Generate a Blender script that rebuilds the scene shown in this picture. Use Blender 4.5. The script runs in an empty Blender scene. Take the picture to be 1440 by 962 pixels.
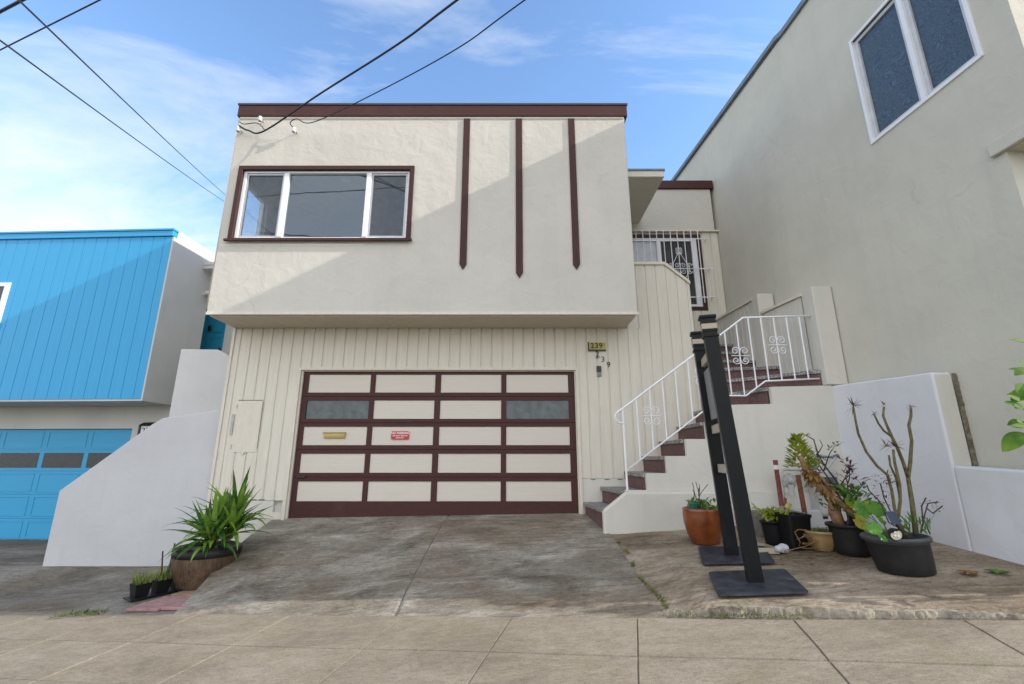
import bpy, bmesh, math, random
from mathutils import Vector, Matrix, noise
R = math.radians
rng = random.Random(7)
scene = bpy.context.scene
col = scene.collection

# ------------------------------------------------------------------ helpers
class MB:
    """collects faces in world (or parent-local) coordinates, then links them as one mesh object"""
    def __init__(s): s.v = []; s.f = []; s.m = []
    def vert(s, p): s.v.append(tuple(p)); return len(s.v) - 1
    def poly(s, pts, mi=0):
        s.f.append([s.vert(p) for p in pts]); s.m.append(mi)
    def box(s, x0, x1, y0, y1, z0, z1, mi=0):
        a = [s.vert(p) for p in ((x0,y0,z0),(x1,y0,z0),(x1,y1,z0),(x0,y1,z0),(x0,y0,z1),(x1,y0,z1),(x1,y1,z1),(x0,y1,z1))]
        for q in ((3,2,1,0),(4,5,6,7),(0,1,5,4),(1,2,6,5),(2,3,7,6),(3,0,4,7)):
            s.f.append([a[i] for i in q]); s.m.append(mi)
        return s
    def prism(s, pts, d, mi=0):
        """closed outline pts extruded by the vector d"""
        d = Vector(d); n = len(pts)
        a = [s.vert(p) for p in pts]; b = [s.vert(Vector(p) + d) for p in pts]
        s.f.append(list(reversed(a))); s.f.append(b); s.m += [mi, mi]
        for i in range(n):
            j = (i + 1) % n
            s.f.append([a[i], a[j], b[j], b[i]]); s.m.append(mi)
        return s
    def tube(s, pts, r, n=8, mi=0, cap=True):
        pts = [Vector(p) for p in pts]
        rs = r if isinstance(r, (list, tuple)) else [r] * len(pts)
        prev = None; ring0 = None
        t0 = (pts[1] - pts[0]).normalized()
        u = t0.orthogonal().normalized()
        for i, p in enumerate(pts):
            if i == 0: t = t0
            elif i == len(pts) - 1: t = (pts[i] - pts[i-1]).normalized()
            else: t = ((pts[i] - pts[i-1]).normalized() + (pts[i+1] - pts[i]).normalized()).normalized()
            u = (u - t * u.dot(t)).normalized(); w = t.cross(u)
            ring = [s.vert(p + (u * math.cos(2*math.pi*k/n) + w * math.sin(2*math.pi*k/n)) * rs[i]) for k in range(n)]
            if prev:
                for k in range(n):
                    s.f.append([prev[k], prev[(k+1) % n], ring[(k+1) % n], ring[k]]); s.m.append(mi)
            else: ring0 = ring
            prev = ring
        if cap:
            s.f.append(list(reversed(ring0))); s.m.append(mi); s.f.append(prev); s.m.append(mi)
        return s
    def lathe(s, c, prof, n=28, mi=0, sx=1, sy=1, wob=0):
        """prof = list of (radius, z) turned round the vertical through c"""
        c = Vector(c); prev = None
        ph = rng.random() * 6
        for r, z in prof:
            ring = []
            for k in range(n):
                a = 2*math.pi*k/n
                rr = r * (1 + wob * math.sin(2*a + ph))
                ring.append(s.vert(c + Vector((rr*math.cos(a)*sx, rr*math.sin(a)*sy, z))))
            if prev:
                for k in range(n):
                    s.f.append([prev[k], prev[(k+1) % n], ring[(k+1) % n], ring[k]]); s.m.append(mi)
            prev = ring
        s.f.append(prev); s.m.append(mi)
        return s
    def ball(s, c, r, n=10, mi=0, sc=(1,1,1)):
        prof = [(max(.001, r*math.sin(math.pi*i/n)), -r*math.cos(math.pi*i/n)*sc[2]) for i in range(n+1)]
        return s.lathe(c, prof, n=14, mi=mi, sx=sc[0], sy=sc[1])
    def blade(s, p, d, up, L, w, bend=.4, n=5, fold=.15, mi=0, shape='blade'):
        """a leaf as a folded strip: starts at p along d, bends towards -z"""
        p = Vector(p); d = Vector(d).normalized(); up = Vector(up)
        side = d.cross(up)
        if side.length < 1e-3: side = d.orthogonal()
        side.normalize()
        rows = []
        pos = p.copy(); dr = d.copy()
        for i in range(n + 1):
            t = i / n
            if shape == 'blade': ww = w * (.55 + .45*min(1, t*3)) * (1 - t**2.4)
            else: ww = w * math.sin(math.pi * min(1, .06 + .94*t))**.75
            nn = side.cross(dr).normalized()
            lift = nn * (fold * ww)
            rows.append([s.vert(pos - side*ww/2 + lift), s.vert(pos), s.vert(pos + side*ww/2 + lift)])
            pos = pos + dr * (L / n)
            dr = (dr + Vector((0,0,-1)) * bend / n * (.4 + 1.2*t)).normalized()
        for a, b in zip(rows, rows[1:]):
            for k in (0, 1):
                s.f.append([a[k], a[k+1], b[k+1], b[k]]); s.m.append(mi)
        return s
    def disc_leaf(s, c, nrm, r, mi=0, n=16, cup=.12, notch=True):
        c = Vector(c); nrm = Vector(nrm).normalized(); u = nrm.orthogonal().normalized(); w = nrm.cross(u)
        a0 = rng.random()*6.28
        ci = s.vert(c)
        mid = []; rim = []
        for k in range(n):
            a = 2*math.pi*k/n; d = u*math.cos(a+a0) + w*math.sin(a+a0)
            rr = r*(1 + .05*math.sin(7*a))
            if notch and k == 0: rr *= .55
            mid.append(s.vert(c + d*rr*.55 + nrm*(cup*r*.3 + .03*r*(k % 2))))
            rim.append(s.vert(c + d*rr + nrm*(cup*r + .07*r*(k % 2))))
        for k in range(n):
            j = (k+1) % n
            s.f.append([ci, mid[k], mid[j]]); s.m.append(mi)
            s.f.append([mid[k], rim[k], rim[j], mid[j]]); s.m.append(mi)
        return s
    def build(s, name, mats, parent=None, local=False, bevel=0, smooth=False, seg=2):
        me = bpy.data.meshes.new(name)
        off = Vector((0,0,0)) if (local or parent is None) else world_loc(parent)
        me.from_pydata([Vector(v) - off for v in s.v], [], s.f)
        if not isinstance(mats, (list, tuple)): mats = [mats]
        for m in mats: me.materials.append(m)
        for p, mi in zip(me.polygons, s.m): p.material_index = mi
        if smooth:
            for p in me.polygons: p.use_smooth = True
        bm = bmesh.new(); bm.from_mesh(me); bmesh.ops.recalc_face_normals(bm, faces=bm.faces); bm.to_mesh(me); bm.free()
        me.update()
        o = bpy.data.objects.new(name, me); col.objects.link(o)
        if parent: o.parent = parent
        if bevel:
            b = o.modifiers.new('bevel', 'BEVEL'); b.width = bevel; b.segments = seg; b.limit_method = 'ANGLE'; b.angle_limit = R(40)
        return o

def world_loc(o):
    v = Vector(o.location); p = o.parent
    while p: v += Vector(p.location); p = p.parent
    return v
def tag(o, label=None, cat=None, group=None, kind=None):
    if label: o['label'] = label
    if cat: o['category'] = cat
    if group: o['group'] = group
    if kind: o['kind'] = kind
    return o
def thing(name, label, cat, loc=(0,0,0), rz=0, group=None):
    o = bpy.data.objects.new(name, None); col.objects.link(o); o.empty_display_size = .1
    o.location = loc; o.rotation_euler = (0, 0, rz)
    return tag(o, label, cat, group)
def text_mesh(name, txt, size, loc, mat, parent, depth=.002, rx=math.pi/2, rz=0, spacing=1.0, bold=0, local=False):
    cu = bpy.data.curves.new(name, 'FONT'); cu.body = txt; cu.size = size; cu.extrude = depth
    cu.align_x = 'CENTER'; cu.align_y = 'CENTER'; cu.space_character = spacing; cu.offset = bold; cu.resolution_u = 4
    t = bpy.data.objects.new(name + '_curve', cu); col.objects.link(t)
    bpy.context.view_layer.update()
    me = bpy.data.meshes.new_from_object(t.evaluated_get(bpy.context.evaluated_depsgraph_get()))
    bpy.data.objects.remove(t); bpy.data.curves.remove(cu)
    me.materials.clear(); me.materials.append(mat)
    me.transform(Matrix.Rotation(rz, 4, 'Z') @ Matrix.Rotation(rx, 4, 'X'))
    o = bpy.data.objects.new(name, me); col.objects.link(o)
    if parent:
        o.parent = parent; o.location = Vector(loc) - (Vector((0,0,0)) if local else world_loc(parent))
    else: o.location = loc
    return o
def jit(a): return (rng.random()*2 - 1) * a

# ------------------------------------------------------------------ materials
def nodes_of(name):
    m = bpy.data.materials.new(name); m.use_nodes = True
    nt = m.node_tree; b = nt.nodes['Principled BSDF']
    return m, nt, b
def noise_node(nt, scale, detail=4, rough=.55, vec=None, dist=0):
    n = nt.nodes.new('ShaderNodeTexNoise'); n.inputs['Scale'].default_value = scale; n.inputs['Detail'].default_value = detail
    n.inputs['Roughness'].default_value = rough; n.inputs['Distortion'].default_value = dist
    if vec: nt.links.new(vec, n.inputs['Vector'])
    return n
def ramp(nt, src, stops):
    r = nt.nodes.new('ShaderNodeValToRGB'); e = r.color_ramp.elements
    while len(e) < len(stops): e.new(.5)
    for el, (p, c) in zip(e, stops):
        el.position = p; el.color = (*c, 1) if len(c) == 3 else c
    nt.links.new(src, r.inputs[0]); return r
def mapped(nt, scale=(1,1,1), rot=(0,0,0), coord='Object'):
    tc = nt.nodes.new('ShaderNodeTexCoord'); mp = nt.nodes.new('ShaderNodeMapping')
    mp.inputs['Scale'].default_value = scale; mp.inputs['Rotation'].default_value = rot
    nt.links.new(tc.outputs[coord], mp.inputs['Vector']); return mp.outputs[0]
def mix(nt, a, b, fac, mode='MIX'):
    n = nt.nodes.new('ShaderNodeMix'); n.data_type = 'RGBA'; n.blend_type = mode
    for sock, v in ((n.inputs[0], fac), (n.inputs[6], a), (n.inputs[7], b)):
        if hasattr(v, 'is_linked'): nt.links.new(v, sock)
        else: sock.default_value = v if not isinstance(v, tuple) else ((*v, 1) if len(v) == 3 else v)
    return n.outputs[2]
def bump(nt, b, src, strength=.3, dist=.01, prev=None):
    n = nt.nodes.new('ShaderNodeBump'); n.inputs['Strength'].default_value = strength; n.inputs['Distance'].default_value = dist
    nt.links.new(src, n.inputs['Height'])
    if prev: nt.links.new(prev.outputs[0], n.inputs['Normal'])
    nt.links.new(n.outputs[0], b.inputs['Normal']); return n
def mul(c, k): return tuple(min(1, x*k) for x in c)

def plain(name, c, rough=.5, metal=0, var=.12, vscale=6, spec=.5, bmp=0, bscale=60):
    m, nt, b = nodes_of(name)
    v = mapped(nt)
    n = noise_node(nt, vscale, 5, .6, v)
    r = ramp(nt, n.outputs[0], [(.3, mul(c, 1 - var)), (.7, mul(c, 1 + var))])
    nt.links.new(r.outputs[0], b.inputs['Base Color'])
    b.inputs['Roughness'].default_value = rough; b.inputs['Metallic'].default_value = metal
    b.inputs['Specular IOR Level'].default_value = spec
    if bmp: bump(nt, b, noise_node(nt, bscale, 3, .6, v).outputs[0], bmp, .004)
    return m
def stucco(name, c, stain=None, lump=.35, fine=.25, rough=.9, dirt=.25):
    """trowelled plaster: large soft lumps, fine grain, faint vertical runs of dirt"""
    m, nt, b = nodes_of(name)
    v = mapped(nt)
    big = noise_node(nt, .9, 4, .55, v)
    base = ramp(nt, big.outputs[0], [(.28, mul(c, .91)), (.55, c), (.8, mul(c, 1.05))])
    run = noise_node(nt, 1.0, 6, .7, mapped(nt, (5, 5, .55)))
    rr = ramp(nt, run.outputs[0], [(.5, (0,0,0)), (.78, (1,1,1))])
    fk = nt.nodes.new('ShaderNodeMath'); fk.operation = 'MULTIPLY'; fk.inputs[1].default_value = dirt
    nt.links.new(rr.outputs[0], fk.inputs[0])
    out = mix(nt, base.outputs[0], stain or mul(c, .62), fk.outputs[0])
    vo = nt.nodes.new('ShaderNodeTexVoronoi'); vo.feature = 'DISTANCE_TO_EDGE'; vo.inputs['Scale'].default_value = .55
    wv = noise_node(nt, 2.5, 6, .7, v); wm = mix(nt, v, wv.outputs['Color'], .22); nt.links.new(wm, vo.inputs['Vector'])
    ck = ramp(nt, vo.outputs['Distance'], [(0, (1,1,1)), (.006, (0,0,0))])
    cm = ramp(nt, noise_node(nt, .8, 3, .6, v).outputs[0], [(.54, (0,0,0)), (.66, (.35,.35,.35))])
    out = mix(nt, out, mul(c, .6), mix(nt, ck.outputs[0], cm.outputs[0], 1.0, 'MULTIPLY'))
    sp = noise_node(nt, 34, 4, .7, v)
    sr = ramp(nt, sp.outputs[0], [(.62, (1,1,1)), (.8, (.86,.85,.83))])
    out = mix(nt, out, sr.outputs[0], .8, 'MULTIPLY')
    nt.links.new(out, b.inputs['Base Color'])
    b.inputs['Roughness'].default_value = rough; b.inputs['Specular IOR Level'].default_value = .25
    l1 = noise_node(nt, 4.5, 5, .55, v, .4)
    b1 = bump(nt, b, l1.outputs[0], lump, .03)
    l2 = noise_node(nt, 70, 3, .6, v)
    bump(nt, b, l2.outputs[0], fine, .004, b1)
    return m
def painted_wood(name, c, rough=.55, grain=(14,14,.7), var=.1, wear=.15, wc=None, spec=.35):
    m, nt, b = nodes_of(name)
    v = mapped(nt, grain); v2 = mapped(nt)
    g = noise_node(nt, 3, 6, .65, v)
    r = ramp(nt, g.outputs[0], [(.25, mul(c, 1-var)), (.7, mul(c, 1+var*.6))])
    w = noise_node(nt, 2.2, 6, .7, v2)
    wr = ramp(nt, w.outputs[0], [(.55, (0,0,0)), (.8, (1,1,1))])
    k = nt.nodes.new('ShaderNodeMath'); k.operation = 'MULTIPLY'; k.inputs[1].default_value = wear
    nt.links.new(wr.outputs[0], k.inputs[0])
    nt.links.new(mix(nt, r.outputs[0], wc or mul(c, .6), k.outputs[0]), b.inputs['Base Color'])
    b.inputs['Roughness'].default_value = rough; b.inputs['Specular IOR Level'].default_value = spec
    bump(nt, b, g.outputs[0], .12, .004)
    return m
def concrete(name, c, dark, light, stain_scale=.9, streak=(1,1,1), rot=0, moss=None, amount=.8, rough=.92, grit=.35):
    m, nt, b = nodes_of(name)
    v = mapped(nt); vs = mapped(nt, streak, (0,0,rot))
    n1 = noise_node(nt, stain_scale, 8, .68, vs, .5)
    r1 = ramp(nt, n1.outputs[0], [(.3, dark), (.5, c), (.72, light)])
    n2 = noise_node(nt, 7, 8, .72, vs, .3)
    r2 = ramp(nt, n2.outputs[0], [(.3, mul(dark, 1.0)), (.52, c), (.75, light)])
    out = mix(nt, r1.outputs[0], r2.outputs[0], .45)
    n6 = noise_node(nt, 22, 7, .8, vs, .4)
    md = ramp(nt, n6.outputs[0], [(.32, (.66,.64,.61)), (.5, (1,1,1)), (.68, (1.14,1.13,1.12))])
    out = mix(nt, out, md.outputs[0], .9, 'MULTIPLY')
    n3 = noise_node(nt, 130, 3, .75, v)
    r3 = ramp(nt, n3.outputs[0], [(.34, (.62,.61,.6)), (.55, (1,1,1)), (.76, (1.0,1.0,1.0))])
    out = mix(nt, out, r3.outputs[0], amount, 'MULTIPLY')
    if moss:
        n4 = noise_node(nt, 1.7, 7, .75, v)
        r4 = ramp(nt, n4.outputs[0], [(.56, (0,0,0)), (.74, (.55,.55,.55))])
        out = mix(nt, out, moss, r4.outputs[0])
    nt.links.new(out, b.inputs['Base Color'])
    b.inputs['Roughness'].default_value = rough; b.inputs['Specular IOR Level'].default_value = .25
    b1 = bump(nt, b, n2.outputs[0], .35, .012)
    bump(nt, b, n3.outputs[0], grit, .004, b1)
    return m
def worn(name, dark, mid, light, tint, scale=1.1, rot=.1, pits=.8):
    """old broomed concrete: broad grey and brown patches, cross streaks, pale worn scuffs, pits"""
    m, nt, b = nodes_of(name)
    v = mapped(nt)
    n1 = noise_node(nt, scale, 9, .66, mapped(nt, (1, 1.6, 1), (0, 0, rot)), .8)
    c = ramp(nt, n1.outputs[0], [(.30, dark), (.50, mid), (.70, light)]).outputs[0]
    n5 = noise_node(nt, .55, 6, .6, mapped(nt, (1, 1.3, 1), (0,0,1.1)), .5)
    tf = ramp(nt, n5.outputs[0], [(.45, (0,0,0)), (.66, (.75,.75,.75))])
    c = mix(nt, c, tint, tf.outputs[0])
    n2 = noise_node(nt, 2.2, 9, .74, mapped(nt, (1.0, 7, 1), (0, 0, rot + .06)), .35)
    st = ramp(nt, n2.outputs[0], [(.32, (.48,.47,.45)), (.5, (1,1,1)), (.68, (1.0,1.0,1.0))])
    c = mix(nt, c, st.outputs[0], .85, 'MULTIPLY')
    n4 = noise_node(nt, 3.4, 9, .72, mapped(nt, (1, 3.2, 1), (0, 0, rot - .12)), .4)
    sc = ramp(nt, n4.outputs[0], [(.55, (0,0,0)), (.75, (.6,.6,.6))])
    c = mix(nt, c, light, sc.outputs[0])
    n6 = noise_node(nt, 16, 7, .78, mapped(nt, (1, 2.0, 1), (0, 0, rot)), .6)
    md = ramp(nt, n6.outputs[0], [(.34, (.58,.56,.53)), (.5, (.97,.97,.97)), (.66, (1.22,1.21,1.19))])
    c = mix(nt, c, md.outputs[0], .9, 'MULTIPLY')
    n7 = noise_node(nt, 1.9, 10, .8, mapped(nt, (1, 1.2, 1), (0, 0, .9)), 1.2)
    dk = ramp(nt, n7.outputs[0], [(.30, (.42,.40,.37)), (.44, (1,1,1))])
    c = mix(nt, c, dk.outputs[0], .8, 'MULTIPLY')
    n3 = noise_node(nt, 95, 4, .8, v)
    pt = ramp(nt, n3.outputs[0], [(.36, (.5,.49,.47)), (.52, (1,1,1))])
    c = mix(nt, c, pt.outputs[0], pits, 'MULTIPLY')
    nt.links.new(c, b.inputs['Base Color'])
    b.inputs['Roughness'].default_value = .93; b.inputs['Specular IOR Level'].default_value = .2
    b1 = bump(nt, b, n6.outputs[0], .25, .008)
    bump(nt, b, n3.outputs[0], .5, .005, b1)
    return m
def speckle(name, c, spots, scale=120, rough=.7):
    m, nt, b = nodes_of(name)
    v = mapped(nt)
    vo = nt.nodes.new('ShaderNodeTexVoronoi'); vo.inputs['Scale'].default_value = scale; nt.links.new(v, vo.inputs['Vector'])
    sep = nt.nodes.new('ShaderNodeSeparateColor'); nt.links.new(vo.outputs['Color'], sep.inputs[0])
    r = ramp(nt, sep.outputs[0], spots); r.color_ramp.interpolation = 'CONSTANT'
    n = noise_node(nt, 5, 5, .6, v)
    rn = ramp(nt, n.outputs[0], [(.3, (.72,.72,.72)), (.7, (1,1,1))])
    nt.links.new(mix(nt, r.outputs[0], rn.outputs[0], 1.0, 'MULTIPLY'), b.inputs['Base Color'])
    b.inputs['Roughness'].default_value = rough
    bump(nt, b, sep.outputs[0], .25, .003)
    return m
def leaf(name, c, c2, trans=.35, rough=.45):
    m, nt, b = nodes_of(name)
    v = mapped(nt)
    n = noise_node(nt, 9, 3, .5, v)
    r = ramp(nt, n.outputs[0], [(.3, c), (.7, c2)])
    nt.links.new(r.outputs[0], b.inputs['Base Color'])
    b.inputs['Roughness'].default_value = rough
    tr = nt.nodes.new('ShaderNodeBsdfTranslucent'); nt.links.new(r.outputs[0], tr.inputs[0])
    mx = nt.nodes.new('ShaderNodeMixShader'); mx.inputs[0].default_value = trans
    nt.links.new(b.outputs[0], mx.inputs[1]); nt.links.new(tr.outputs[0], mx.inputs[2])
    nt.links.new(mx.outputs[0], nt.nodes['Material Output'].inputs[0])
    return m
def glass(name, ior=1.9, tint=(.75,.82,.86), wav=.02, mirror=1.0):
    """window pane: fresnel mirror over a clear tinted sheet"""
    m, nt, b = nodes_of(name)
    nt.nodes.remove(b)
    gl = nt.nodes.new('ShaderNodeBsdfGlossy'); gl.inputs['Roughness'].default_value = .015
    gl.inputs['Color'].default_value = (.78*mirror, .9*mirror, mirror, 1)
    tr = nt.nodes.new('ShaderNodeBsdfTransparent'); tr.inputs[0].default_value = (*tint, 1)
    f0 = ((ior-1)/(ior+1))**2
    lw = nt.nodes.new('ShaderNodeLayerWeight'); lw.inputs[0].default_value = .5
    pw = nt.nodes.new('ShaderNodeMath'); pw.operation = 'POWER'; pw.inputs[1].default_value = 5; nt.links.new(lw.outputs['Facing'], pw.inputs[0])
    fr = nt.nodes.new('ShaderNodeMath'); fr.operation = 'MULTIPLY_ADD'; fr.inputs[1].default_value = 1 - f0; fr.inputs[2].default_value = f0; nt.links.new(pw.outputs[0], fr.inputs[0])
    bp = nt.nodes.new('ShaderNodeBump'); bp.inputs['Strength'].default_value = wav; bp.inputs['Distance'].default_value = .05
    n = noise_node(nt, 1.6, 2, .5, mapped(nt)); nt.links.new(n.outputs[0], bp.inputs['Height']); nt.links.new(bp.outputs[0], gl.inputs['Normal'])
    mx = nt.nodes.new('ShaderNodeMixShader'); nt.links.new(fr.outputs[0], mx.inputs[0])
    nt.links.new(tr.outputs[0], mx.inputs[1]); nt.links.new(gl.outputs[0], mx.inputs[2])
    nt.links.new(mx.outputs[0], nt.nodes['Material Output'].inputs[0])
    return m
def screen_mat(name, c, scale=900, cover=.6):
    """insect screen: fine dark weave one can see through"""
    m, nt, b = nodes_of(name)
    b.inputs['Base Color'].default_value = (*c, 1); b.inputs['Roughness'].default_value = .7
    tr = nt.nodes.new('ShaderNodeBsdfTransparent')
    mx = nt.nodes.new('ShaderNodeMixShader')
    n = noise_node(nt, 9, 6, .7, mapped(nt)); r = ramp(nt, n.outputs[0], [(.3, (cover*.8,)*3), (.7, (min(1,cover*1.2),)*3)])
    nt.links.new(r.outputs[0], mx.inputs[0])
    nt.links.new(tr.outputs[0], mx.inputs[1]); nt.links.new(b.outputs[0], mx.inputs[2])
    nt.links.new(mx.outputs[0], nt.nodes['Material Output'].inputs[0])
    return m

CREAM = (.575, .545, .48)
M = {}
M['cream'] = stucco('cream_stucco', CREAM, dirt=.16, lump=.45, fine=.35)
M['cream_lower'] = stucco('cream_plaster', (.62,.595,.525), dirt=.2, lump=.35)
M['siding'] = painted_wood('cream_siding', (.66,.615,.52), grain=(9,9,.5), wear=.18, wc=(.42,.36,.26))
M['cream_trim'] = painted_wood('cream_trim_paint', (.66,.61,.51), grain=(6,6,2), wear=.15)
M['soffit'] = painted_wood('soffit_paint', (.60,.53,.42), grain=(4,4,4), wear=.12)
M['brown'] = painted_wood('brown_paint', (.066,.026,.022), spec=.2, rough=.5, grain=(5,30,30), var=.25, wear=.35, wc=(.13,.07,.06))
M['brown_v'] = painted_wood('brown_trim_paint', (.060,.027,.023), spec=.2, rough=.55, grain=(30,30,1.5), var=.25, wear=.35, wc=(.12,.07,.06))
M['door_panel'] = painted_wood('cream_panel_paint', (.63,.585,.50), grain=(.6,30,30), var=.06, wear=.1)
nt_ = M['door_panel'].node_tree; wv_ = nt_.nodes.new('ShaderNodeTexWave'); wv_.bands_direction = 'Z'; wv_.inputs['Scale'].default_value = 6.5; wv_.wave_profile = 'SAW'
nt_.links.new(mapped(nt_), wv_.inputs['Vector']); bump(nt_, nt_.nodes['Principled BSDF'], wv_.outputs['Fac'], .22, .01)
M['vinyl'] = plain('white_vinyl', (.78,.79,.80), .35, var=.04)
M['rail'] = plain('white_iron_paint', (.80,.81,.83), .4, var=.06, bmp=.1)
M['glass'] = glass('window_glass', 2.2, (.8,.88,.92))
M['glass_dark'] = glass('garage_glass', 1.7, (.5,.52,.5))
M['frost'] = plain('clouded_pane', (.055,.075,.08), .22, var=.55, vscale=7, spec=.6)
M['screen'] = screen_mat('insect_screen', (.07,.07,.068), cover=.34)
M['room'] = plain('room_paint', (.30,.33,.37), .8)
M['room_floor'] = plain('room_floorboards', (.12,.08,.05), .5)
M['grey'] = stucco('grey_stucco', (.565,.54,.455), stain=(.41,.39,.33), dirt=.25, lump=.4, fine=.4)
M['grey_cap'] = plain('grey_metal_cap', (.16,.19,.22), .5, var=.2)
M['porch'] = stucco('porch_plaster', (.62,.55,.33), dirt=.1)
M['blue'] = painted_wood('blue_siding_paint', (.034,.345,.64), rough=.42, grain=(8,8,.4), var=.07, wear=.08, wc=(.08,.40,.70))
M['blue_door'] = painted_wood('blue_door_paint', (.040,.35,.62), rough=.42, grain=(.6,12,12), var=.06, wear=.08, wc=(.09,.40,.65))
M['teal_door'] = painted_wood('teal_door_paint', (.02,.26,.40), rough=.4, var=.08)
M['white'] = stucco('white_stucco', (.62,.61,.585), stain=(.45,.44,.42), dirt=.14, lump=.3, fine=.3)
M['white_house'] = stucco('white_house_stucco', (.60,.59,.55), dirt=.12, lump=.2)
M['white_wall'] = stucco('pale_wall_paint', (.535,.535,.535), stain=(.40,.39,.38), dirt=.18, lump=.35, fine=.3)
M['pale_right'] = stucco('pale_boundary_paint', (.69,.69,.70), stain=(.5,.49,.46), dirt=.2, lump=.4, fine=.3)
M['granite'] = speckle('speckled_tread', (.3,.3,.3), [(0,(.07,.07,.07)),(.3,(.24,.23,.21)),(.6,(.38,.36,.33)),(.85,(.55,.53,.5))], 110)
M['redstep'] = speckle('red_terrazzo', (.2,.08,.07), [(0,(.10,.045,.040)),(.45,(.155,.078,.070)),(.8,(.23,.14,.125))], 150)
M['sidewalk'] = concrete('sidewalk_concrete', (.285,.240,.178), (.175,.146,.108), (.40,.35,.275), 1.0, (1,2.2,1), -.25, moss=(.20,.185,.09), amount=1.0, grit=.5)
M['joint'] = concrete('joint_dirt', (.24,.21,.15), (.13,.11,.075), (.33,.30,.22), 5, moss=(.12,.13,.04))
M['drive'] = worn('driveway_concrete', (.12,.100,.076), (.27,.24,.195), (.50,.455,.38), (.205,.155,.10))
M['apron'] = worn('apron_concrete', (.10,.088,.07), (.215,.19,.155), (.36,.33,.28), (.15,.115,.065), .8)
M['pad'] = worn('pad_concrete', (.15,.115,.08), (.31,.25,.18), (.50,.435,.34), (.25,.175,.105), 1.0, -.25)
M['rubble'] = concrete('broken_edge', (.33,.29,.225), (.09,.07,.045), (.42,.37,.29), 7, moss=(.12,.115,.03), grit=.8)
M['asphalt'] = concrete('road_asphalt', (.055,.055,.055), (.04,.04,.04), (.075,.075,.072), .6)
M['earth'] = concrete('earth', (.12,.10,.07), (.07,.06,.04), (.18,.15,.11), .5)
M['black_wood'] = painted_wood('black_post_paint', (.0055,.0065,.0075), rough=.42, grain=(30,30,2), var=.5, wear=.6, wc=(.022,.024,.027), spec=.22)
M['black_plate'] = plain('black_plate_paint', (.030,.033,.040), .6, spec=.3, var=.55, vscale=9, bmp=.15)
M['raw_bar'] = painted_wood('raw_crossbar', (.42,.36,.27), grain=(3,3,12), var=.2, wear=.3)
M['grey_panel'] = plain('grey_panel', (.21,.21,.21), .5, var=.15)
M['plastic'] = plain('black_plastic', (.008,.008,.009), .42, spec=.25, var=.25, vscale=14)
M['plastic_grey'] = plain('weathered_plastic', (.017,.017,.018), .5, spec=.3, var=.35, vscale=8, bmp=.1)
M['rim_grey'] = plain('grey_rim_plastic', (.055,.057,.061), .5, var=.3)
M['soil'] = plain('potting_soil', (.035,.024,.016), .95, var=.5, vscale=30, bmp=.8, bscale=80)
M['orange'] = plain('orange_glaze', (.19,.048,.012), .25, var=.45, vscale=5, spec=.6)
M['tan'] = plain('tan_glaze', (.33,.22,.10), .35, var=.35, vscale=8)
M['barrel'] = painted_wood('barrel_wood', (.10,.062,.036), rough=.5, grain=(18,18,.8), var=.85, wear=.7, wc=(.27,.19,.12))
M['yucca'] = leaf('strap_leaf', (.12,.24,.022), (.26,.42,.06), .4)
M['yucca_dark'] = leaf('strap_leaf_dark', (.03,.10,.018), (.085,.20,.03), .3)
M['grass'] = leaf('seedling_leaf', (.15,.22,.035), (.32,.36,.08), .4)
M['lime'] = leaf('lime_leaf', (.22,.30,.02), (.40,.44,.05), .35)
M['green'] = leaf('green_leaf', (.05,.15,.02), (.13,.28,.03), .35)
M['bright'] = leaf('bright_round_leaf', (.05,.19,.012), (.12,.31,.025), .35)
M['yellow'] = leaf('yellow_leaf', (.42,.36,.03), (.55,.40,.06), .4)
M['brownleaf'] = leaf('dry_leaf', (.20,.11,.035), (.33,.20,.06), .2)
M['redleaf'] = leaf('red_brown_leaf', (.09,.035,.028), (.17,.06,.045), .25)
M['bush'] = leaf('bush_leaf', (.05,.15,.010), (.15,.28,.022), .35, .75)
M['bark'] = plain('stem_bark', (.125,.105,.045), .85, var=.5, vscale=30, bmp=.6, bscale=60)
M['twig'] = plain('dark_twig', (.06,.04,.034), .85, var=.3)
M['orange_bark'] = plain('tan_bark', (.30,.16,.085), .85, var=.35, vscale=20, bmp=.5)
M['redpaint'] = plain('weathered_red_paint', (.20,.045,.036), .7, var=.7, vscale=22, bmp=.3)
M['rust'] = plain('rusty_iron', (.17,.062,.030), .8, var=.5, vscale=20, bmp=.4)
M['galv'] = plain('galvanised_pipe', (.33,.34,.34), .45, .6, var=.25)
M['greypipe'] = plain('grey_painted_pipe', (.42,.41,.38), .55, var=.2)
M['bluegrey'] = plain('blue_grey_pipe', (.13,.16,.2), .5, var=.2)
M['brass'] = plain('brass', (.44,.33,.115), .4, .35, var=.12)
M['redsign'] = plain('red_sign_paint', (.50,.016,.020), .4, var=.08)
M['signwhite'] = plain('sign_white', (.78,.74,.72), .5, var=.03)
M['black'] = plain('black_metal', (.012,.012,.012), .4, var=.2)
M['olive'] = plain('yellowed_plate', (.42,.36,.085), .5, var=.2, vscale=12)
M['cable'] = plain('black_cable', (.008,.008,.009), .6, var=.1)
M['porcelain'] = plain('porcelain', (.72,.71,.68), .3, var=.06)
M['paver'] = plain('pink_paver', (.33,.185,.165), .9, var=.28, vscale=9, bmp=.4)
M['paver_orange'] = plain('orange_paver', (.30,.185,.105), .9, var=.28, vscale=9, bmp=.4)
M['block'] = concrete('concrete_block', (.22,.20,.175), (.12,.11,.095), (.32,.30,.27), 4)
M['stonegrey'] = M['block']
M['paper'] = plain('crumpled_paper', (.50,.51,.54), .7, var=.1)
M['solar'] = plain('solar_cell', (.035,.05,.085), .25, var=.15)
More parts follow.
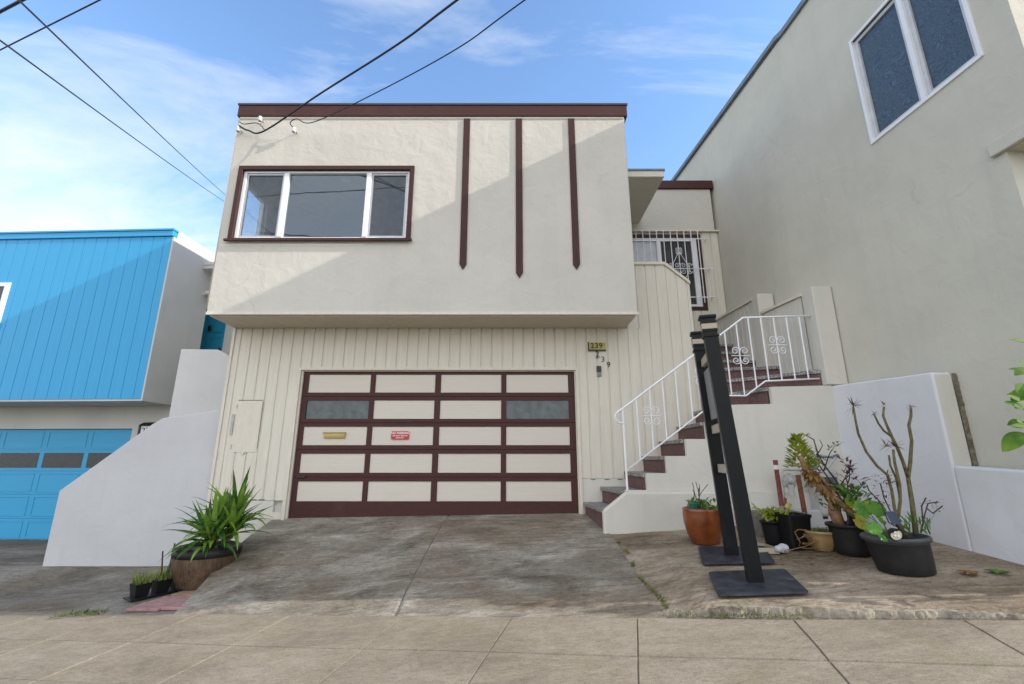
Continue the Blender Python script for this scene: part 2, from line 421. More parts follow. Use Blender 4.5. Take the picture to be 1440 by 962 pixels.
M['lens'] = plain('lamp_lens', (.55,.52,.40), .25, var=.2, vscale=40)
M['turq'] = plain('teal_plastic', (.02,.13,.12), .4)
M['moss'] = leaf('weed_leaf', (.07,.11,.02), (.17,.19,.04), .3)
M['joint_line'] = plain('joint_dark', (.11,.10,.085), .95, var=.4)  # dark tone for the ramp joints and cupboard door gaps
M['dirtgap'] = concrete('mossy_gap', (.17,.15,.105), (.035,.03,.02), (.38,.35,.27), 16, moss=(.08,.085,.03), grit=1)
M['tar'] = plain('flat_roof_felt', (.09,.09,.09), .9)

# ------------------------------------------------------------------ the setting
CO = lambda v: v
def sw_xy(u, v): return (.968*u + .251*v, -.251*u + .968*v)
def sw_z(u, v): return .1107 + .0662*u + .0454*v
def swp(u, v, dz=0):
    x, y = sw_xy(u, v); return Vector((x, y, sw_z(u, v) + dz))
def zsw(x, y): return .208 + .0755*(x + .23) + .0273*(y - 4.2)
def zpad(x, y): return .55 + .063*(x - 1.2) + .075*(y - 6.05)
VE = 3.99                                   # house-side edge of the pavement
def edge_y(x): return (VE - .251*x) / .968   # along that edge

def sheet(name, us, vs, fn, mat, thick=0):
    mb = MB(); idx = {}
    for i, u in enumerate(us):
        for j, v in enumerate(vs): idx[i, j] = mb.vert(fn(u, v))
    for i in range(len(us)-1):
        for j in range(len(vs)-1):
            mb.f.append([idx[i,j], idx[i+1,j], idx[i+1,j+1], idx[i,j+1]]); mb.m.append(0)
    return mb
def lin(a, b, n): return [a + (b-a)*i/n for i in range(n+1)]

# pavement with tooled joints cut as real grooves
ju = [-9.0,-8.05,-7.05,-6.05,-5.05,-4.1,-3.1,-1.98,-1.03,-.06,1.0,2.0,3.0,4.0,5.0,6.0,7.0,8.0]
jv = [2.1, 2.73, 3.36]
def grooved(a, b, js, step):
    c = []
    x = a
    while x < b: c.append((x, 0)); x += step
    c.append((b, 0))
    c = [p for p in c if all(abs(p[0]-j) > .03 for j in js)]
    for j in js:
        if a < j < b: c += [(j-.007, 0), (j-.003, -1), (j+.003, -1), (j+.007, 0)]
    return sorted(c)
us = grooved(-9.9, 8.9, ju, .12); vs = grooved(1.5, VE - .004, jv, .12)
mb = MB(); idx = {}
for i, (u, gu) in enumerate(us):
    for j, (v, gv) in enumerate(vs):
        su = sum(1 for q in ju if q < u); sv = sum(1 for q in jv if q < v)
        tilt = .004*math.sin(su*12.9 + sv*7.3)
        w = .010*noise.noise(Vector((u*.7, v*.7, 3)))
        jn = .004*noise.noise(Vector((u*4, v*4, 9)))
        du = jn if gu or True else 0
        p = swp(u + (jn if gv == 0 else 0), v + jn, w + tilt - (.009 if (gu or gv) else 0))
        idx[i, j] = mb.vert(p)
for i in range(len(us)-1):
    for j in range(len(vs)-1):
        g = (us[i][1] and us[i+1][1]) or (vs[j][1] and vs[j+1][1])
        mb.f.append([idx[i,j], idx[i+1,j], idx[i+1,j+1], idx[i,j+1]]); mb.m.append(1 if g else 0)
tag(mb.build('sidewalk', [M['sidewalk'], M['joint']]), kind='structure')
# kerb and road below and behind the camera
mb = MB()
mb.prism([swp(-60, 1.34), swp(60, 1.34), swp(60, 1.494), swp(-60, 1.494)], (0,0,-.25))
tag(mb.build('kerb', M['sidewalk'], bevel=.02), kind='structure')
mb = sheet('road', lin(-60, 60, 24), [-6.5, 1.335], lambda u, v: swp(u, v, -.13), None)
tag(mb.build('road', M['asphalt']), kind='structure')
mb = MB()
mb.prism([swp(-60, -9.2), swp(60, -9.2), swp(60, -6.5), swp(-60, -6.5)], (0,0,-.25))
tag(mb.build('far_pavement', M['sidewalk']), kind='structure')
mb = sheet('ground', lin(-150, 150, 20), lin(-150, 150, 20), lambda x, y: Vector((x, y, zsw(max(-60, min(60, x)), max(-40, min(40, y))) - .45)), None)
tag(mb.build('ground', M['earth']), kind='structure')

# driveway: steep concrete ramp from pavement to garage
def drive_xy(s, t):
    # s 0..1 left to right, t 0 pavement .. 1 garage
    xl = -3.27 + (-3.47 + 3.27)*t - .10*math.sin(math.pi*t)
    xr = 1.155 + (.08*t if t < .6 else .048 - (t-.6)*.05)
    x = xl + (xr - xl)*s
    y0 = edge_y(x); y1 = 7.16
    return x, (y0 + (y1 - y0)*t if t > 0 else y0 - .05)
def drive_pt(s, t):
    x, y = drive_xy(s, t)
    z0 = zsw(x, edge_y(x)) - (.004 if t > 0 else .024); z1 = .612 + .016*(x + 3.3)
    k = t
    e = k + .10*math.sin(2*math.pi*(k - .0))*-.45*.5
    z = z0 + (z1 - z0)*e + .012*noise.noise(Vector((x*1.3, y*1.3, 0)))*math.sin(math.pi*min(1,max(0,t)))
    return Vector((x, y, z))
def z_drive(x, y):
    y0 = edge_y(x); t = (y - y0)/(7.16 - y0)
    k = t; e = k + .10*math.sin(2*math.pi*k)*-.225
    z0 = zsw(x, y0) + .004; z1 = .612 + .016*(x + 3.3)
    return z0 + (z1 - z0)*e
S = grooved(0, 1, [.53], .0125); T = [(0, 0), (.0015, 0)] + [q for q in grooved(0, 1, [.62], .015) if q[0] > .002]
mb = MB(); idx = {}
for i, (s_, gs) in enumerate(S):
    for j, (t_, gt) in enumerate(T):
        ss = s_ + (.035*(t_ - .5) if .2 < s_ < .8 else 0) + (.004*noise.noise(Vector((0, t_*9, 4))) if gs else 0)
        if gs: ss = .53 + (s_ - .53)*.55 + .035*(t_-.5) + .004*noise.noise(Vector((0, t_*9, 4)))
        p = drive_pt(ss, t_)
        tt = t_
        if gt and s_ > .53:
            p.z -= .006 if gt < 0 else 0
        if gs: p.z -= .008 if gs < 0 else 0
        idx[i, j] = mb.vert(p)
for i in range(len(S)-1):
    for j in range(len(T)-1):
        g = (S[i][1] and S[i+1][1]) or (T[j][1] and T[j+1][1] and S[i][0] > .53)
        mb.f.append([idx[i,j], idx[i+1,j], idx[i+1,j+1], idx[i,j+1]]); mb.m.append(1 if g else 0)
n = len(T)
for j in range(n-1):            # bank down to the lower left ground
    a = mb.v[idx[0,j]]; b = mb.v[idx[0,j+1]]
    mb.poly([a, b, (b[0]-.05, b[1], min(b[2]-.02, -.25)), (a[0]-.05, a[1], min(a[2]-.02, -.25))])
tag(mb.build('driveway', [M['drive'], M['joint_line']]), kind='structure')

# lower apron in front of the blue house and the strip beside the ramp
def z_apron(x, y):
    y0 = edge_y(x); ze = zsw(x, y0)
    yt = 7.15; t = max(0, (y - y0)/(yt - y0))
    zt = -.03 if x > -8 else -.03 - .03*(-8 - x)
    z = ze + (zt - ze)*min(1, t) if y < yt else zt + (-.09 - zt)*min(1, (y - yt)/2.4)
    return z + .012*noise.noise(Vector((x, y, 5)))
def apron_pt(x, t):
    y0 = edge_y(x) + .004; y = y0 + (10.0 - y0)*t
    if t == 0: return Vector((x, y0 - .05, zsw(x, y0) - .022))
    return Vector((x, y, z_apron(x, y)))
mb = sheet('apron', lin(-15, -3.2, 60), [0, .002] + lin(.03, 1, 30), apron_pt, None)
tag(mb.build('blue_house_driveway', M['apron']), kind='structure')

# pad with the pots, its street edge broken and crumbling
def pad_pt(x, k):
    y0 = edge_y(x); y1 = 6.3
    off = .055 + .035*noise.noise(Vector((x*4, 0, 2))) + .016*noise.noise(Vector((x*13, 1, 2))) + .006*noise.noise(Vector((x*40, 1, 2)))
    zt = zsw(x, y0)
    if k == 0: return Vector((x, y0 - .03, zt - .03))
    if k == 1: return Vector((x, y0 + max(.004, off), zt - .004 + .006*noise.noise(Vector((x*40, 0, 0)))))
    if k == 2: return Vector((x, y0 + max(.004, off) + .006 + .016*noise.noise(Vector((x*32, 7, 0))), zt + .5*max(.02, zpad(x, y0) - zt) + .006*noise.noise(Vector((x*50, 3, 0)))))
    q = (k - 3)/60
    y = y0 + max(.004, off) + .012 + (y1 - y0 - off - .012)*q**1.9
    fade = min(1, (y - y0)/.25)
    z = zpad(x, y); z = max(z, zt + .028) if y - y0 < .3 else z
    if y < 7.1:
        kx = min(1, max(0, (x - 1.17)/.42)); kx = kx*kx*(3 - 2*kx); z = (z_drive(min(x, 1.25), y) - .012)*(1 - kx) + z*kx
    z += (.008*noise.noise(Vector((x*9, y*9, 0))) + .008*noise.noise(Vector((x*30, y*30, 0))))*(1 - fade) - (.012*(1-fade)**3 if k > 1 else 0) + .004*noise.noise(Vector((x*2.2, y*2.2, 0)))
    return Vector((x, y, z))
xs = lin(1.145, 4.5, 330); ks = list(range(0, 64))
mb = sheet('pad', xs, ks, pad_pt, None)
for k, f in enumerate(mb.f):
    j = k % (len(ks)-1)
    xk = 1.145 + (k//(len(ks)-1))*3.355/330
    if j < 1: mb.m[k] = 2
    elif j < 6 + 7*noise.noise(Vector((xk*3.1, 0, 0))) + 4*noise.noise(Vector((xk*14, 0, 0))): mb.m[k] = 1
tag(mb.build('concrete_pad', [M['pad'], M['rubble'], M['dirtgap']]), kind='structure')
# front ground of the right house, out of frame
mb = sheet('side_ground', lin(4.5, 14, 6), lin(0, 1, 4), lambda x, t: Vector((x, edge_y(x) + t*8, max(zsw(x, edge_y(x)), zpad(x, edge_y(x) + 0)) + .0 + t*.3)), None)
tag(mb.build('side_ground', M['pad']), kind='structure')

# ------------------------------------------------------------------ cream house
HL, HR, FY, GY, BACK = -4.46, 1.84, 6.43, 7.10, 15.0
house = thing('cream_house', 'cream two storey house with brown trim, overhanging upper floor and wide garage', 'house', (-1.3, 7.1, .6))
TOP = 6.876
# upper box: front wall with the window opening, side walls, roof, soffit
WX0, WX1, WZ0, WZ1 = -4.27, -1.60, 4.69, 5.90
mb = MB()
def wall_xz(mb, xs, zs, hole, y0, y1):
    """front wall as blocks round one opening (hole = x0,x1,z0,z1); faces butt without overlap"""
    x0, x1 = xs; z0, z1 = zs; a, b, c, d = hole
    mb.box(x0, x1, y0, y1, z0, c); mb.box(x0, x1, y0, y1, d, z1)
    mb.box(x0, a, y0, y1, c, d); mb.box(b, x1, y0, y1, c, d)
def frame_mesh(outer, inner, y0, y1):
    """connected ring wall: outer and inner rectangles (x0,x1,z0,z1)"""
    mb = MB()
    def rect(r, y): return [mb.vert(p) for p in ((r[0],y,r[2]),(r[1],y,r[2]),(r[1],y,r[3]),(r[0],y,r[3]))]
    of, inf, ob, ib = rect(outer,y0), rect(inner,y0), rect(outer,y1), rect(inner,y1)
    for i in range(4):
        j = (i+1) % 4
        for q in ([of[i],of[j],inf[j],inf[i]], [ob[i],ob[j],ib[j],ib[i]], [of[i],of[j],ob[j],ob[i]], [inf[i],inf[j],ib[j],ib[i]]):
            mb.f.append(q); mb.m.append(0)
    return mb
frame_mesh((HL, HR, 3.50, TOP), (WX0, WX1, WZ0, WZ1), FY, FY+.16).build('front_wall', M['cream'], house, bevel=.012)
# left wall with the corner side window opening (y 6.62..7.32)
mb = MB()
o_ = [(FY+.16, 3.50), (BACK, 3.50), (BACK, TOP), (FY+.16, TOP)]; i_ = [(6.62, 4.69), (7.32, 4.69), (7.32, 5.87), (6.62, 5.87)]
def ring_x(mb, o, i, x0, x1):
    A = [[mb.vert((x, y, z)) for y, z in q] for x in (x0, x1) for q in (o, i)]
    for k in range(4):
        j = (k+1) % 4
        for q in ([A[0][k],A[0][j],A[1][j],A[1][k]], [A[2][k],A[2][j],A[3][j],A[3][k]], [A[0][k],A[0][j],A[2][j],A[2][k]], [A[1][k],A[1][j],A[3][j],A[3][k]]):
            mb.f.append(q); mb.m.append(0)
ring_x(mb, o_, i_, HL+.002, HL+.15)
mb.build('side_wall', M['cream'], house)
MB().box(HR-.15, HR-.002, FY+.16, BACK, 3.50, TOP).build('side_wall', M['cream'], house)
MB().box(HL+.15, HR-.15, BACK-.15, BACK, -.3, TOP).build('rear_wall', M['cream'], house)
MB().box(HL+.15, HR-.15, FY+.16, BACK-.15, 6.70, 6.82).build('roof', M['tar'], house)
# soffit, with a thin drip moulding along its front
so = MB().box(HL+.03, HR-.03, FY+.03, GY-.002, 3.475, 3.497).build('soffit', M['soffit'], house)
MB().box(HL-.006, HR+.006, FY-.012, FY-.001, 3.488, 3.530).build('drip_edge', M['cream_trim'], house)
# roof cap
mb = frame_mesh((HL-.03, HR+.05, TOP, 7.10), (HL+.2, HR-.2, TOP, 7.10), 0, 1)
mb = MB()
def ring_z(mb, o, i, z0, z1):
    A = [[mb.vert((x, y, z)) for x, y in q] for z in (z0, z1) for q in (o, i)]
    for k in range(len(o)):
        j = (k+1) % len(o)
        for q in ([A[0][k],A[0][j],A[1][j],A[1][k]], [A[2][k],A[2][j],A[3][j],A[3][k]], [A[0][k],A[0][j],A[2][j],A[2][k]], [A[1][k],A[1][j],A[3][j],A[3][k]]):
            mb.f.append(q); mb.m.append(0)
def rect(x0, x1, y0, y1): return [(x0,y0),(x1,y0),(x1,y1),(x0,y1)]
ring_z(mb, rect(HL-.03, HR+.045, FY-.03, BACK+.03), rect(HL+.16, HR-.16, FY+.17, BACK-.16), TOP+.003, 7.085)
cap = mb.build('roof_fascia', M['brown'], house, bevel=.006)
mb = MB(); ring_z(mb, rect(HL-.042, HR+.058, FY-.042, BACK+.042), rect(HL+.15, HR-.15, FY+.18, BACK-.15), 7.087, 7.118)
mb.build('roof_flashing', plain('dark_flashing', (.055,.04,.04), .5), house)
MB().box(HL+.01, HR-.01, FY-.010, FY-.001, TOP-.035, TOP).build('drip_edge', M['cream_trim'], house)
# three pointed boards
for cx, zt in ((-.735, 4.19), (.112, 4.055), (.967, 4.19)):
    w = .052
    MB().prism([(cx-w, FY-.022, TOP-.036), (cx-w, FY-.022, zt+.085), (cx, FY-.022, zt), (cx+w, FY-.022, zt+.085), (cx+w, FY-.022, TOP-.036)], (0, .021, 0)).build('trim_board', M['brown_v'], house, bevel=.004)
# front window: brown casing, sill, white frame, three panes, room behind
win = frame_mesh((WX0-.055, WX1+.055, WZ0-.01, WZ1+.055), (WX0+.015, WX1-.015, WZ0+.012, WZ1-.015), FY-.03, FY+.05).build('window', M['brown_v'], house, bevel=.005)
MB().box(WX0-.085, WX1+.085, FY-.065, FY-.031, WZ0-.052, WZ0-.012).build('sill', M['brown'], win, bevel=.005)
fx0, fx1, fz0, fz1 = WX0+.016, WX1-.016, WZ0+.013, WZ1-.016
frame_mesh((fx0, fx1, fz0, fz1), (fx0+.05, fx1-.035, fz0+.035, fz1-.035), FY+.02, FY+.09).build('frame', M['vinyl'], win, bevel=.004)
for mx in (-3.567, -2.262):
    MB().box(mx-.038, mx+.038, FY+.012, FY+.085, fz0+.036, fz1-.036).build('mullion', M['vinyl'], win, bevel=.004)
for a, b in ((fx0+.05, -3.605), (-2.224, fx1-.035)):
    frame_mesh((a+.002, b-.002, fz0+.037, fz1-.037), (a+.03, b-.03, fz0+.065, fz1-.065), FY+.035, FY+.075).build('sash', plain('grey_aluminium', (.42,.43,.44), .4, .5), win)
    q_ = MB(); q_.poly([(a+.031, FY+.042, fz0+.066), (b-.031, FY+.042, fz0+.066), (b-.031, FY+.042, fz1-.066), (a+.031, FY+.042, fz1-.066)]); q_.build('insect_screen', M['screen'], win)
for a, b in ((fx0+.031, -3.61), (-3.528, -2.301), (-2.22, fx1-.03)):
    q_ = MB(); q_.poly([(a+.004, FY+.058, fz0+.05), (b-.004, FY+.058, fz0+.05), (b-.004, FY+.058, fz1-.05), (a+.004, FY+.058, fz1-.05)]); q_.build('pane', M['glass'], win)
# the room one sees through it
rm = MB()
rm.box(-4.29, .6, 6.62, 10.2, 6.42, 6.45); rm.build('ceiling', M['room'], house)
MB().box(-4.29, .6, 10.2, 10.25, 3.6, 6.45).build('room_wall', M['room'], house)
MB().box(.6, .65, 6.62, 10.2, 3.6, 6.45).build('room_wall', M['room'], house)
MB().box(-4.3, .6, 6.62, 10.2, 3.56, 3.6).build('room_floor', M['room_floor'], house)
for lx, ly in ((-3.06, 7.5), (-1.62, 7.5)):
    MB().lathe((lx, ly, 6.415), [(.075,.002),(.075,-.012),(.05,-.012),(.045,0)], 20).build('recessed_lamp', M['porcelain'], house)
sw_ = MB(); ring_x(sw_, [(6.625,4.695),(7.315,4.695),(7.315,5.865),(6.625,5.865)], [(6.665,4.74),(7.275,4.74),(7.275,5.82),(6.665,5.82)], HL+.04, HL+.10)
sw_ = sw_.build('side_window', M['vinyl'], house)
q_ = MB(); q_.poly([(HL+.07, 6.667, 4.742), (HL+.07, 7.273, 4.742), (HL+.07, 7.273, 5.818), (HL+.07, 6.667, 5.818)]); q_.build('pane', glass('side_glass', 1.3, (.95,.97,.98)), sw_)
# pale pipe running down the left corner
MB().tube([(HL-.035, FY+.05, 6.86), (HL-.035, FY+.05, 3.6)], .016, 8).build('corner_conduit', M['cream_trim'], house, smooth=True)

# lower storey: grooved board siding round the garage opening
DX0, DX1, DZ1 = -3.262, .985, 2.79
def siding(xa, xb, z0, z1, y, period=.166, depth=.014, gw=.022, phase=0, axis='x', ztop=None, out=-1, thick=.05):
    """connected board-and-groove sheet facing -y (axis x) or -x (axis y); ztop(s) gives a sloping top"""
    mb = MB(); c = []
    k = math.floor((xa - phase)/period)
    c.append((xa, 0))
    while True:
        g = phase + k*period; k += 1
        if g > xb: break
        for d_, e in ((0, 0), (.006, 1), (gw, 1), (gw+.004, 0)):
            if xa + .002 < g + d_ < xb - .002: c.append((g + d_, e))
    c.append((xb, 0))
    zf = ztop or (lambda s: z1)
    P = lambda s, e, z: (s, y + e*depth, z) if axis == 'x' else (y + e*depth, s, z)
    prev = None
    for s, e in c:
        cur = (mb.vert(P(s, e, z0)), mb.vert(P(s, e, zf(s))))
        if prev: mb.f.append([prev[0], cur[0], cur[1], prev[1]]); mb.m.append(0)
        prev = cur
    # back sheet so that it has thickness
    bk = [P(xa, thick/depth, z0), P(xb, thick/depth, z0), P(xb, thick/depth, zf(xb)), P(xa, thick/depth, zf(xa))]
    mb.poly(bk)
    mb.poly([P(xa,0,z0), P(xa,thick/depth,z0), P(xa,thick/depth,zf(xa)), P(xa,0,zf(xa))])
    mb.poly([P(xb,0,z0), P(xb,thick/depth,z0), P(xb,thick/depth,zf(xb)), P(xb,0,zf(xb))])
    return mb
siding(-4.40, DX0-.082, .86, 3.474, GY).build('board_siding', M['siding'], house)
siding(DX0-.082, DX1+.055, DZ1+.047, 3.474, GY).build('board_siding', M['siding'], house)
siding(DX1+.055, 2.10, 1.17, 3.474, GY).build('board_siding', M['siding'], house)
MB().box(-4.40, DX0-.215, GY+.002, GY+.4, -.25, .855).build('plinth', M['cream_lower'], house, bevel=.01)
MB().box(DX1+.055, 2.05, GY+.002, GY+.05, .4, 1.166).build('plinth', M['cream_lower'], house)
for gx in (1.16, 1.37, 1.56): MB().box(gx, gx+.07, GY-.004, GY+.0015, 1.150, 1.158).build('vent_slot', M['black'], house)
# structural box behind the siding
MB().box(-4.42, DX0-.086, GY+.055, BACK-.16, -.3, 3.474).build('lower_wall', M['cream_lower'], house)
MB().box(DX1+.06, HR-.16, GY+.056, BACK-.16, -.3, 3.474).build('lower_wall', M['cream_lower'], house)
MB().box(DX0-.086, DX1+.06, GY+.30, BACK-.17, -.2, 3.47).build('garage_core', M['room'], house)
# corner board
MB().box(-4.445, -4.402, GY-.02, GY+.12, -.05, 3.474).build('corner_board', M['cream_trim'], house, bevel=.005)
# jambs and head of the garage opening, stepped back in two rebates
gd = thing('garage_door', None, None); 
gd.name = 'garage_door'; gd.parent = house; gd.location = Vector((DX0, GY+.08, .64)) - world_loc(house)
jm = MB()
jm.prism([(DX0-.08, GY-.016, .54), (DX0-.08, GY-.016, DZ1+.045), (DX1+.053, GY-.016, DZ1+.045), (DX1+.053, GY-.016, .58), (DX1+.004, GY-.016, .58), (DX1+.004, GY-.016, DZ1+.002), (DX0-.030, GY-.016, DZ1+.002), (DX0-.030, GY-.016, .54)], (0, .10, 0))
jm.build('garage_door_casing', M['cream_trim'], house, bevel=.004)
MB().prism([(DX0-.029, GY+.02, .55), (DX0-.029, GY+.02, DZ1), (DX1+.003, GY+.02, DZ1), (DX1+.003, GY+.02, .58), (DX1-.01, GY+.02, .58), (DX1-.01, GY+.02, DZ1-.012), (DX0-.002, GY+.02, DZ1-.012), (DX0-.002, GY+.02, .55)], (0, .09, 0)).build('door_stop', M['siding'], house)
MB().box(DX0-.33, DX0-.082, GY-.012, GY+.001, .60, .70).build('base_board', M['cream_trim'], house)
# sectional door: five sections of a brown frame with panels
DY = GY + .05
zb = .60; zt = 2.775
rows = [(2.449, 2.732), (2.044, 2.328), (1.650, 1.926), (1.247, 1.525), (.844, 1.125)]
cols = [(-3.177, -2.211), (-2.133, -1.200), (-1.111, -.167), (-.089, .878)]
sec = [zt, 2.388, 1.985, 1.588, 1.186, zb]
for k in range(5):
    r0, r1 = rows[k]
    mb = MB()
    xs_ = [DX0] + [q for c in cols for q in c] + [DX1]
    zs_ = [sec[k+1] + .003, r0, r1, sec[k] - .003]
    # frame grid with four square openings, as one connected plate with rebated openings
    V = {}
    for i, x in enumerate(xs_):
        for j, z in enumerate(zs_): V[i, j] = mb.vert((x, DY, z))
    for i in range(len(xs_)-1):
        for j in range(3):
            if j == 1 and i % 2 == 1: continue
            mb.f.append([V[i,j], V[i+1,j], V[i+1,j+1], V[i,j+1]]); mb.m.append(0)
    for c in range(4):
        i = 1 + 2*c
        loop = [V[i,1], V[i+1,1], V[i+1,2], V[i,2]]
        back = [mb.vert((mb.v[q][0], DY+.035, mb.v[q][2])) for q in loop]
        for a in range(4):
            b = (a+1) % 4
            mb.f.append([loop[a], loop[b], back[b], back[a]]); mb.m.append(0)
    ot = [V[0,0], V[9,0], V[9,3], V[0,3]]
    bk = [mb.vert((mb.v[q][0], DY+.05, mb.v[q][2])) for q in ot]
    for a in range(4):
        b = (a+1) % 4; mb.f.append([ot[a], ot[b], bk[b], bk[a]]); mb.m.append(0)
    rail_ = mb.build('door_section', M['brown'], gd)
    for c, (a, b) in enumerate(cols):
        wnd = k == 1 and c in (0, 3)
        if wnd:
            p = MB().box(a+.001, b-.001, DY+.020, DY+.026, r0+.001, r1-.001).build('window_pane', M['frost'], rail_)
        else:
            # flat panel with a raised bead
            mb = MB().box(a+.001, b-.001, DY+.012, DY+.022, r0+.001, r1-.001)
            p = mb.build('door_panel', M['door_panel'], rail_)
MB().box(DX0+.002, DX1-.002, DY+.051, DY+.056, zb, zt).build('door_backing', M['brown'], gd)
MB().box(DX0+.002, DX1-.002, DY-.004, DY+.03, zb-.03, zb-.001).build('bottom_seal', M['black'], gd)
h = MB(); h.box(-3.20, -3.07, DY-.022, DY-.001, 1.175, 1.205); h.build('handle', M['black'], gd, bevel=.004)
ms = MB().box(-2.86, -2.53, DY-.012, DY+.011, 1.752, 1.838).build('mail_slot', M['brass'], gd, bevel=.006)
MB().box(-2.845, -2.545, DY-.024, DY-.0125, 1.770, 1.812).build('flap', M['brass'], ms, bevel=.004)
MB().box(-2.87, -2.52, DY-.020, DY-.0125, 1.826, 1.842).build('hood', plain('dull_brass', (.3,.2,.06), .5, .3), ms)
# meter cupboard door let into the siding
mc = MB().box(-4.205, -3.825, GY-.006, GY-.001, 1.545, 2.315).build('meter_door', M['cream_trim'], house, bevel=.002)
MB().box(-4.205, -3.825, GY-.008, GY-.001, 2.318, 2.326).build('door_gap', M['joint_line'], mc)
MB().box(-3.822, -3.817, GY-.006, GY-.001, 1.60, 2.30).build('door_gap', M['joint_line'], mc)
MB().box(-4.262, -4.225, GY-.014, GY-.0005, 1.80, 2.11).build('slot', M['galv'], mc)
for z in (2.23, 1.63): MB().tube([(-4.214, GY-.011, z-.03), (-4.214, GY-.011, z+.03)], .009, 8).build('hinge', M['cream_trim'], mc)
MB().tube([(-4.02, GY-.008, 1.53), (-4.02, GY-.022, 1.53)], .02, 10).build('latch', M['cream_trim'], mc)
for vx in (-3.82, -3.70): MB().box(vx, vx+.09, GY-.004, GY+.001, .868, .876).build('vent_slot', M['black'], house)

# terrace wall of boards beside the stair, sloping down at its end
def tz(s): return 4.56 if s < 2.51 else 4.56 - (s-2.51)*.87
siding(2.101, 2.905, .6, 4.56, GY, ztop=tz, phase=.02).build('terrace_wall', M['siding'], house)
# siding profile kink needs a straight cap: rail of two lengths
mb = MB(); mb.prism([(HR+.0, GY-.03, 4.561), (2.515, GY-.03, 4.561), (2.915, GY-.03, 4.215), (2.915, GY-.03, 4.275), (2.525, GY-.03, 4.612), (HR+.0, GY-.03, 4.612)], (0, .11, 0))
mb.build('terrace_rail', M['cream_trim'], house, bevel=.006)
siding(HR+.001, 2.10, 3.476, 4.559, GY+.001, phase=.02).build('terrace_wall', M['siding'], house)
MB().box(2.0, 2.90, GY+.052, 8.54, 0, 3.43).build('terrace_base', M['cream_lower'], house)
MB().box(HR, 2.903, GY+.06, 8.54, 3.432, 3.47).build('terrace_floor', M['granite'], house)
# rear entrance wall with the barred window
RY = 8.54; RXE = 4.17
mb = MB()
frame_mesh((HR, RXE-.02, 3.3, 5.895), (2.15, 3.725, 4.30, 5.77), RY, RY+.15).build('entry_wall', M['cream_trim'], house)
siding(3.81, RXE-.01, 3.0, 5.892, RY-.02, thick=.018).build('board_siding', M['siding'], house)
siding(3.0, 3.81, 3.0, 4.235, RY-.02, thick=.018).build('board_siding', M['siding'], house)
MB().box(HR, RXE-.07, RY-.05, RY+.15, 5.93, 6.86).build('entry_wall', M['cream'], house, bevel=.01)
MB().box(HR, RXE+.005, RY-.075, RY+.14, 5.897, 5.928).build('band_board', M['cream_trim'], house)
MB().box(HR+.05, RXE-.02, RY-.09, RY+.20, 6.862, 7.045).build('entry_fascia', M['brown'], house, bevel=.006)
MB().box(HR, RXE-.03, RY+.2, BACK, 6.7, 6.86).build('roof', M['tar'], house)
MB().box(HR, RXE-.06, RY+.16, RY+.3, 3.0, 3.31).build('entry_wall', M['cream'], house)
ew = frame_mesh((2.1, 3.80, 4.235, 5.845), (2.16, 3.71, 4.312, 5.757), RY-.035, RY+.02).build('window', M['brown_v'], house)
frame_mesh((2.161, 3.709, 4.313, 5.756), (2.20, 3.60, 4.36, 5.70), RY-.028, RY+.03).build('frame', M['vinyl'], ew)
MB().box(2.90, 2.985, RY-.030, RY+.029, 4.361, 5.699).build('mullion', M['vinyl'], ew)
MB().box(2.201, 2.899, RY+.0, RY+.006, 4.362, 5.698).build('pane', plain('blind_behind_glass', (.55,.58,.62), .3), ew)
MB().box(2.986, 3.599, RY+.0, RY+.006, 4.362, 5.698).build('pane', plain('dark_glass', (.05,.052,.048), .12, var=.3), ew)
# white iron grille
gr = thing('security_grille', None, None); gr.parent = house; gr.location = Vector((3.0, RY-.12, 4.3)) - world_loc(house)
gy = RY - .13
for z in (4.47, 5.06, 5.70): MB().tube([(2.1, gy, z), (3.93, gy, z)], .011, 6).build('grille_rail', M['rail'], gr)
for z in (4.47, 5.06, 5.70): MB().tube([(3.88, gy, z), (3.88, RY-.03, z)], .010, 6).build('grille_bracket', M['rail'], gr)
for k in range(12):
    x = 2.2 + k*.137
    MB().tube([(x, gy, 4.36), (x, gy, 5.88)], .0085, 6).build('grille_bar', M['rail'], gr)
def scroll(c, r, s, t, n=16, turns=1.35):
    """spiral in the xz plane starting outward"""
    pts = []
    for i in range(n+1):
        a = s + t*turns*2*math.pi*i/n; rr = r*(1 - .8*i/n)
        pts.append((c[0] + rr*math.cos(a), c[1], c[2] + rr*math.sin(a)))
    return pts
def grille_ornament(cx, cz, r, y, parent, mat, name='scrollwork'):
    mb = MB()
    for sx in (-1, 1):
        for sz in (-1, 1):
            mb.tube(scroll((cx + sx*r*1.05, y, cz + sz*r*1.15), r, math.pi if sx > 0 else 0, sz*sx*-1 if sx > 0 else sz*1, 14), .0055, 5)
    mb.tube([(cx - r*2.1, y, cz), (cx + r*2.1, y, cz)], .0055, 5)
    return mb.build(name, mat, parent)
for sx in (-1, 1):
    mb = MB()
    mb.tube([(3.296 + sx*.0, gy-.012, 5.42), (3.296 + sx*.17, gy-.012, 5.10), (3.296 + sx*.17, gy-.012, 5.02), (3.296, gy-.012, 4.70)], .006, 5)
    mb.build('scrollwork', M['rail'], gr)
for cx, cz, r in ((3.296, 5.06, .055), (3.07, 5.06, .055), (3.52, 5.06, .055), (3.296, 5.43, .034), (2.33, 5.06, .055)):
    grille_ornament(cx, cz, r, gy-.012, gr, M['rail'])
# canopy over the entrance
MB().box(HR+.001, 2.585, 6.90, 8.485, 6.09, 6.20).build('entry_canopy', M['cream_trim'], house, bevel=.005)
MB().box(HR+.001, 2.60, 6.885, 8.486, 6.201, 6.235).build('canopy_flashing', M['grey_cap'], house)

